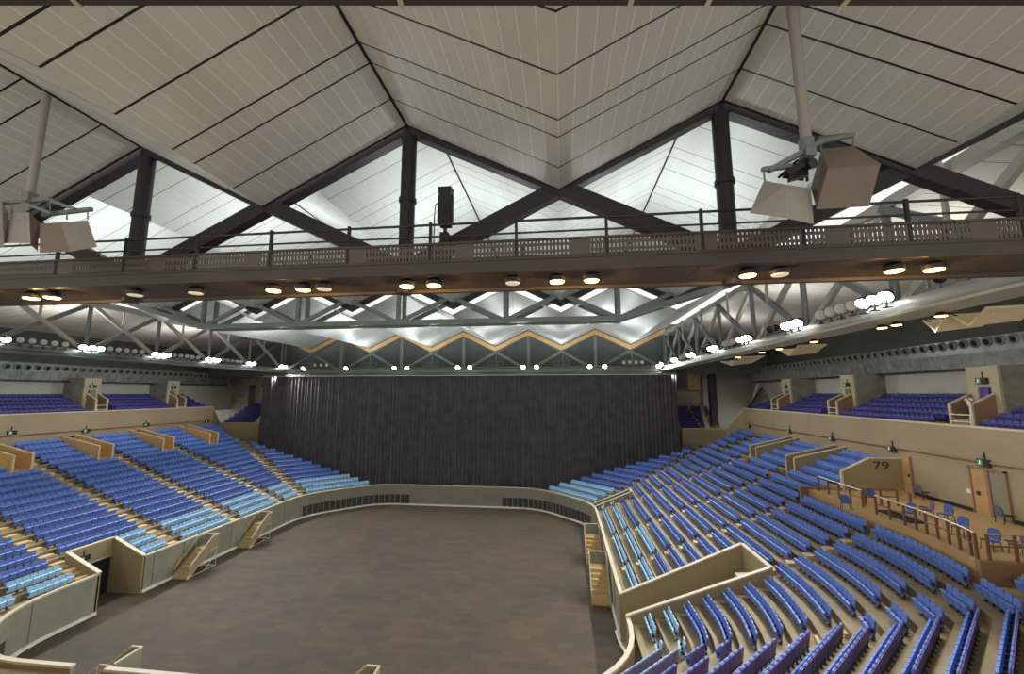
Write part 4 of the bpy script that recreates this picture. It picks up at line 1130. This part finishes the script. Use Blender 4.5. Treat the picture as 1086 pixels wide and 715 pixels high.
# beam across the top of the picture
g0 = at_z(543, 6, 14.2); g0 = EYE+(g0-EYE)
tt = thing('gantry_beam', 'dark steel beam overhead along the top edge of the photo', 'beam', g0)
fwd = V((-math.sin(YAW), math.cos(YAW), 0)); UPV = V((0, 0, 1))
gb = lambda u_, f_, z_: g0+_rt*u_+fwd*f_+UPV*z_
def gbox(m, u0, u1, f0, f1, z0, z1): m.hexa([gb(u0, f0, z0), gb(u1, f0, z0), gb(u1, f1, z0), gb(u0, f1, z0)], [gb(u0, f0, z1), gb(u1, f0, z1), gb(u1, f1, z1), gb(u0, f1, z1)])
part(tt, 'web', 'catwalk steel', lambda m: gbox(m, -7, 7, -.1, -.02, .03, .4)); part(tt, 'flange', 'truss dark', lambda m: gbox(m, -7, 7, -.2, 0, 0, .03))
for xx in (-3.6, -.92, .98, 1.62, 2.75): part(tt, 'clamp', 'steel rail', lambda m: gbox(m, xx-.02, xx+.02, -.12, .015, -.012, .02))
# pale pipe along the left valley
# ------------------------------------------------------------------ speaker clusters and spotlight
def horn(t, pts, m, nm='horn_cabinet'):
    mb = MB().hull([at_y(x, y, Y) for x, y, Y in pts]); o = mb.build(nm, m, t); return o
YS = 6.2
t = thing('speaker_cluster', 'taupe horn speaker cluster hanging from a pole, right of centre', 'speakers', at_y(855, 150, YS), 'hanging speaker clusters')
top = at_y(838, 6, YS); bot = at_y(856, 160, YS)
top.x = bot.x
part(t, 'pole', 'horn taupe', lambda m: m.tube((bot.x, YS, bot.z), (bot.x, YS, 17.0), .075, 14), True)
part(t, 'collar', 'truss grey', lambda m: (m.tube((bot.x, YS, bot.z-.03), (bot.x, YS, bot.z+.18), .1, 14), m.box((bot.x-.07, YS-.1, bot.z-.12), (bot.x+.07, YS+.1, bot.z))), True)
A = lambda x, y, Y=YS: at_y(x, y, Y)
part(t, 'frame', 'truss grey', lambda m: (m.beam(A(808, 180), A(840, 176), .06, .06), m.beam(A(815, 181), A(872, 150), .09, .07), m.beam(A(872, 150), A(905, 143), .06, .06), m.beam(A(868, 147, YS+.3), A(905, 143), .06, .06), m.tube(A(810, 180), A(811, 192), .015, 6), m.tube(A(905, 143), A(905, 156), .015, 6), m.tube(A(870, 148), A(871, 160), .015, 6)))
part(t, 'amplifier_rack', 'rail black', lambda m: (m.hull([A(x, y, Y) for Y in (YS+.0, YS+.35) for x, y in ((829, 189), (833, 181), (851, 170), (857, 176), (852, 192))]), m.lathe(A(850, 178, YS+.05), V((.3, -1, -.2)), [(0, .06), (.2, .075)], 10), m.beam(A(834, 184, YS-.12), A(852, 174, YS-.12), .05, .09), m.beam(A(838, 190, YS-.1), A(846, 176, YS-.1), .03, .05), m.tube(A(826, 188, YS), A(846, 170, YS+.1), .02, 6), m.tube(A(856, 168, YS), A(856, 192, YS), .02, 6), m.tube(A(830, 186, YS-.1), A(850, 172, YS-.1), .03, 6), m.tube(A(836, 192, YS-.1), A(856, 186, YS-.1), .025, 6)))
horn(t, [(810, 192, 6.25), (833, 195.5, 6.0), (832, 231, 5.85), (795, 226, 6.05), (822, 194, 6.7), (835, 215, 6.7)], 'horn taupe')
horn(t, [(833.2, 195.5, 6.0), (860, 200, 6.2), (863, 238, 5.95), (832.2, 231, 5.85), (835, 197, 6.7), (853, 200, 6.75), (858, 226, 6.6)], 'horn taupe')
horn(t, [(878, 179, 6.05), (934, 174, 6.35), (922, 219, 6.2), (866, 222, 5.95), (905, 155, 6.75), (871, 158, 6.6), (860, 199, 6.55), (915, 200, 6.9)], 'horn brown')
t = thing('speaker_cluster', 'taupe horn speaker cluster hanging at the left edge', 'speakers', at_y(32, 210, YS+.3), 'hanging speaker clusters')
YL = 6.5
B = lambda x, y, Y=YL: at_y(x, y, Y)
bl = B(31, 212)
part(t, 'pole', 'horn taupe', lambda m: m.tube((bl.x, YL, bl.z), (bl.x, YL, 17.0), .07, 14), True)
part(t, 'frame', 'truss grey', lambda m: (m.beam(B(0, 216), B(30, 213), .05, .05), m.beam(B(30, 213), B(54, 211), .06, .08), m.beam(B(24, 215), B(54, 226), .05, .06), m.beam(B(54, 213), B(80, 222), .05, .06), m.beam(B(45, 228, YL+.2), B(97, 222), .06, .07), [m.tube(B(x, y), B(x, y+9), .012, 5) for x, y in ((13, 217), (31, 214), (53, 215), (71, 224), (93, 224))]))
part(t, 'pole_joint', 'truss grey', lambda m: m.box((bl.x-.08, YL-.08, bl.z-.05), (bl.x+.08, YL+.08, bl.z+.14)))
horn(t, [(-14, 216, 6.3), (2, 213, 6.4), (9, 226, 6.5), (4, 262, 6.2), (-22, 270, 6.0), (-8, 225, 7.0)], 'horn taupe')
horn(t, [(12, 226, 6.5), (31, 225, 6.4), (32, 258, 6.2), (4, 258, 6.3), (16, 227, 7.0), (27, 227, 7.0)], 'horn taupe')
horn(t, [(31.2, 225, 6.4), (42, 236, 6.5), (40, 267, 6.3), (32.2, 259, 6.2), (34, 229, 7.0)], 'horn brown')
horn(t, [(42.2, 237, 6.4), (64, 236, 6.3), (74, 267, 6.1), (42, 268, 6.2), (46, 238, 7.0), (60, 238, 7.0)], 'horn brown')
horn(t, [(63.6, 236, 6.3), (93, 233.5, 6.5), (103, 262, 6.35), (73.6, 267, 6.1), (68, 236, 7.0), (88, 235, 7.0)], 'horn taupe')
# spotlight standing on the catwalk
YP = 8.2; 
D = lambda x, y, Y=YP: at_y(x, y, Y)
t = thing('spotlight', 'black spotlight head on a stand on the catwalk beside a post', 'spotlight', (D(472.5, 250).x, YP, CZ+.1))
cx = D(472.5, 225).x
zz = lambda y: D(472.5, y).z
part(t, 'base', 'rail black', lambda m: (m.box((cx-.09, YP-.1, CZ+.115), (cx+.09, YP+.1, zz(248))), m.tube((cx, YP, zz(248)), (cx, YP, zz(239)), .04)))
part(t, 'body', 'rail black', lambda m: m.box((cx-.12, YP-.12, zz(240)), (cx+.12, YP+.12, zz(219))))
part(t, 'head', 'sign dark', lambda m: m.hexa([V((cx-.1, YP-.1, zz(219))), V((cx+.1, YP-.1, zz(219))), V((cx+.1, YP+.1, zz(219))), V((cx-.1, YP+.1, zz(219)))], [V((cx-.14, YP-.14, zz(201))), V((cx+.14, YP-.14, zz(201))), V((cx+.14, YP+.14, zz(199))), V((cx-.14, YP+.14, zz(199)))]))
part(t, 'yoke', 'rail black', lambda m: [m.box((cx+q-.015, YP-.05, zz(236)), (cx+q+.015, YP+.05, zz(208))) for q in (-.15, .15)])
part(t, 'cable', 'rail black', lambda m: m.path([V((cx-.1, YP-.1, zz(216))), V((cx-.19, YP-.1, zz(219))), V((cx-.21, YP-.1, zz(230))), V((cx-.21, YP-.1, CZ+.125))], .012))
# ------------------------------------------------------------------ curtain
cv, cf = [], []
XA, XB, NC = -33.2, 11.25, 900
rng = random.Random(3)
ph = 0.0
ZL = [12.86, 11.0, 8.0, 5.0, 2.6, 1.3]
for k in range(NC+1):
    x = XA+(XB-XA)*k/NC
    ph += rng.uniform(.5, 1.1)
    for li, z in enumerate(ZL):
        amp = .05+.05*li/5
        fl_x = 0
        if li >= 3 and k < 70: fl_x = -.0
        cv.append(V((x+fl_x, 43.0+amp*math.sin(ph)+.06*math.sin(x*1.9)*li/5+.03*math.sin(x*5.3), z)))
nl = len(ZL)
for k in range(NC):
    for li in range(nl-1):
        a = k*nl+li; cf.append((a, a+nl, a+nl+1, a+1))
n0 = len(cv)
cv += [p+V((0, .06, 0)) for p in cv]
cf += [tuple(i+n0 for i in reversed(f)) for f in cf]
for k in range(NC):
    cf.append((k*nl, k*nl+n0, (k+1)*nl+n0, (k+1)*nl)); cf.append((k*nl+nl-1, (k+1)*nl+nl-1, (k+1)*nl+nl-1+n0, k*nl+nl-1+n0))
t = thing('stage_curtain', 'huge black pleated curtain across the far end of the arena', 'curtain', (-11, 43, 1.3))
mb = MB(); mb.v = cv; mb.f = cf; mb.build('drape', 'curtain black', t)
part(t, 'top_hem', 'curtain hem', lambda m: m.box((XA, 42.86, 12.84), (XB, 43.12, 12.93)))
part(t, 'track', 'truss grey', lambda m: m.tube((XA, 43.0, 13.05), (XB, 43.0, 13.05), .06, 8))
tt = thing('side_leg_drape', 'short dark drape hanging beside the right end of the black curtain', 'curtain', (11.9, 43.6, 11.5))
part(tt, 'cloth', 'truss dark', lambda m: m.box((11.35, 43.5, 11.4), (12.5, 43.75, 13.3))); part(tt, 'rod', 'truss grey', lambda m: m.tube((11.2, 43.6, 13.32), (12.6, 43.6, 13.32), .04, 6))

# ------------------------------------------------------------------ person on the upper tier stair
def person(loc, ang):
    t = thing('person', 'person in white top and dark trousers on the stair by the purple door', 'person', loc)
    K = 1.08/1.74
    J = [((0, 0, .95), (.15, .11)), ((0, 0, 1.12), (.14, .1)), ((0, 0, 1.32), (.17, .11)), ((0, 0, 1.45), (.1, .08)), ((0, -.01, 1.52), (.055, .055)), ((0, -.02, 1.60), (.085, .1)), ((0, -.02, 1.69), (.075, .09)),
         ((.19, 0, 1.42), (.06, .06)), ((.24, -.06, 1.18), (.045, .045)), ((.12, -.26, 1.36), (.036, .036)), ((.07, -.3, 1.5), (.03, .035)),
         ((-.19, 0, 1.42), (.06, .06)), ((-.24, -.06, 1.18), (.045, .045)), ((-.12, -.26, 1.36), (.036, .036)), ((-.07, -.3, 1.5), (.03, .035)),
         ((.09, 0, .88), (.095, .095)), ((.1, -.01, .48), (.065, .065)), ((.1, .02, .1), (.045, .045)), ((.1, -.12, .04), (.04, .035)),
         ((-.09, 0, .88), (.095, .095)), ((-.1, -.01, .48), (.065, .065)), ((-.1, .02, .1), (.045, .045)), ((-.1, -.12, .04), (.04, .035))]
    E = [(0, 1), (1, 2), (2, 3), (3, 4), (4, 5), (5, 6), (3, 7), (7, 8), (8, 9), (9, 10), (3, 11), (11, 12), (12, 13), (13, 14), (0, 15), (15, 16), (16, 17), (17, 18), (0, 19), (19, 20), (20, 21), (21, 22)]
    for sx in (1, -1):                                    # fingers and thumbs
        b = 10 if sx > 0 else 14
        for q in range(4):
            a = len(J); J.append(((sx*(.07-.0+.012*(q-1.5)), -.325, 1.535-.008*abs(q-1.3)), (.0095, .0095))); J.append(((sx*(.045+.012*(q-1.5)), -.33, 1.565-.01*abs(q-1.3)), (.008, .008)))
            E += [(b, a), (a, a+1)]
        a = len(J); J.append(((sx*.035, -.285, 1.51), (.011, .011))); E.append((b, a))
    def skin(js, es, scale=1.0):
        me = bpy.data.meshes.new('body'); me.from_pydata([V(j[0])*K*S for j in js], es, [])
        o = bpy.data.objects.new('tmp', me); COL.objects.link(o)
        m = o.modifiers.new('s', 'SKIN'); m.branch_smoothing = .4
        for i, v in enumerate(me.skin_vertices[0].data): v.radius = (js[i][1][0]*K*S*scale, js[i][1][1]*K*S*scale); v.use_root = i == 0
        o.modifiers.new('u', 'SUBSURF').levels = 1
        dg = bpy.context.evaluated_depsgraph_get(); r = bpy.data.meshes.new_from_object(o.evaluated_get(dg)); bpy.data.objects.remove(o); return r
    def put(me, nm, m):
        me.materials.clear(); me.materials.append(M[m]); o = bpy.data.objects.new(nm, me); COL.objects.link(o); o.parent = t
        for p in me.polygons: p.use_smooth = True
        return o
    put(skin(J, E), 'body', 'skin')
    put(skin([J[0], J[1], J[2], J[3], J[7], ((.225, -.04, 1.26), (.05, .05)), J[11], ((-.225, -.04, 1.26), (.05, .05))], [(0, 1), (1, 2), (2, 3), (3, 4), (4, 5), (3, 6), (6, 7)], 1.1), 'shirt', 'shirt white')
    put(skin([((0, 0, .97), (.15, .115)), J[15], J[16], J[17], J[19], J[20], J[21]], [(0, 1), (1, 2), (2, 3), (0, 4), (4, 5), (5, 6)], 1.13), 'trousers', 'trousers dark')
    put(skin([((0, .01, 1.72), (.085, .1)), ((0, .05, 1.64), (.085, .07)), ((0, .06, 1.52), (.06, .04))], [(0, 1), (1, 2)], 1.05), 'hair', 'hair')
    fm = MB()
    for q in (-.03, .03): fm.box(V((q-.012, -.115, 1.632))*K, V((q+.012, -.1, 1.645))*K)
    fm.box(V((-.02, -.118, 1.555))*K, V((.02, -.1, 1.563))*K); fm.hull([V(p)*K for p in ((-.012, -.112, 1.6), (.012, -.112, 1.6), (0, -.135, 1.59), (0, -.11, 1.63))])
    put(fm.mesh('face_features', 'hair'), 'face_features', 'hair')
    t.rotation_euler = (0, 0, ang)
pz_ = at_x(1031, 447, 18.05)
person((18.05, pz_.y, 9.88), math.radians(-75))
# beige block the person stands on
struct('floor_portal_landing', MB().box((17.7, 20.62, 9.1), (18.6, 21.55, 9.88)), 'concrete')

# ------------------------------------------------------------------ lights
def area(name, p, aim, power, size, col=(1, 1, 1), sy=None, spread=180):
    l = bpy.data.lights.new(name, 'AREA'); l.energy = power; l.color = col
    l.shape = 'RECTANGLE' if sy else 'DISK'; l.size = size*S
    if sy: l.size_y = sy*S
    l.spread = math.radians(spread)
    o = bpy.data.objects.new(name, l); COL.objects.link(o); o.location = V(p)*S
    d = V(aim).normalized(); o.rotation_euler = d.to_track_quat('-Z', 'Y').to_euler(); o['kind'] = 'helper'
    return o
def spot(name, p, aim, power, rad, ang, col=(1, 1, 1)):
    l = bpy.data.lights.new(name, 'SPOT'); l.energy = power; l.color = col; l.shadow_soft_size = rad*S; l.spot_size = math.radians(ang); l.spot_blend = .6
    o = bpy.data.objects.new(name, l); COL.objects.link(o); o.location = V(p)*S; o.rotation_euler = V(aim).normalized().to_track_quat('-Z', 'Y').to_euler(); o['kind'] = 'helper'
    return o
cool = (1, .98, .95)
PW = 5200
done = set()
for sd, k, p, a in LAMPS:
    if (sd, k if sd != 'F' else k//2) in done: continue
    done.add((sd, k if sd != 'F' else k//2))
    q = p + V(a).normalized()*.25
    spot('floodlight_beam', q, a, PW*(1.0 if sd != 'F' else .75), .3, 100, cool)
for p in WARM:
    l = bpy.data.lights.new('downlight_glow', 'POINT'); l.energy = 70; l.color = (1, .58, .22); l.shadow_soft_size = .03
    o = bpy.data.objects.new('downlight_glow', l); COL.objects.link(o); o.location = (p-V((0, 0, .075)))*S; o['kind'] = 'helper'
for k in range(7):  # spots lift the upper tiers; left ones are added, no lamps hang there
    y = 14+4.83*k
    spot('upper_tier_fill_spot', (10.9, y, 12.8), (.75, 0, -.55), 800, .15, 105, (1, .95, .86))
    spot('upper_tier_fill_spot', (-31.7, y, 12.8), (-.75, 0, -.55), 850, .15, 105, (1, .97, .92))
# fill lights without fixtures, added to brighten the middle and far ceilings
for x in (-24, -17.3, -10.4, -3.5, 3.5):
    area('ceiling_fill_light', (x, 14.0, 14.2), (0, .1, 1), 400, .6, (.94, .98, 1))
    area('ceiling_fill_light', (x, 33.0, 14.2), (0, .0, 1), 430, .6, (.94, .98, 1))
    area('ceiling_fill_light', (x+3.4, 40.5, 14.0), (0, -.15, 1), 200, .5, (.94, .98, 1))
for y in (15.0, 24.0, 33.0):  # more added fill, aimed up at the side ceilings
    area('ceiling_fill_light', (12.2, y, 14.3), (.35, 0, 1), 230, .5, cool)
    area('ceiling_fill_light', (-33.0, y, 14.3), (-.35, 0, 1), 330, .5, cool)
w = bpy.data.worlds.new('World'); scn.world = w; w.use_nodes = True
w.node_tree.nodes['Background'].inputs['Color'].default_value = (1.0, .97, .91, 1); w.node_tree.nodes['Background'].inputs['Strength'].default_value = 1.0

# ------------------------------------------------------------------ camera
cam = bpy.data.cameras.new('Camera'); co = bpy.data.objects.new('Camera', cam); COL.objects.link(co)
cam.sensor_fit = 'HORIZONTAL'; cam.sensor_width = 36; cam.lens = 36*F_PX/1086; cam.clip_start = .05; cam.clip_end = 500
co.location = EYE*S
co.rotation_euler = Matrix((_rt, _up, -_fw)).transposed().to_euler()
scn.camera = co
scn.view_settings.view_transform = 'Standard'; scn.view_settings.look = 'None'; scn.view_settings.gamma = 1; scn.view_settings.use_curve_mapping = False
scn.view_settings.exposure = .28
scn.cycles.use_denoising = True
for o in bpy.data.objects:
    if '_o' in o: del o['_o']
for o in bpy.data.objects:                      # several walls and trims carry running numbers
    pass
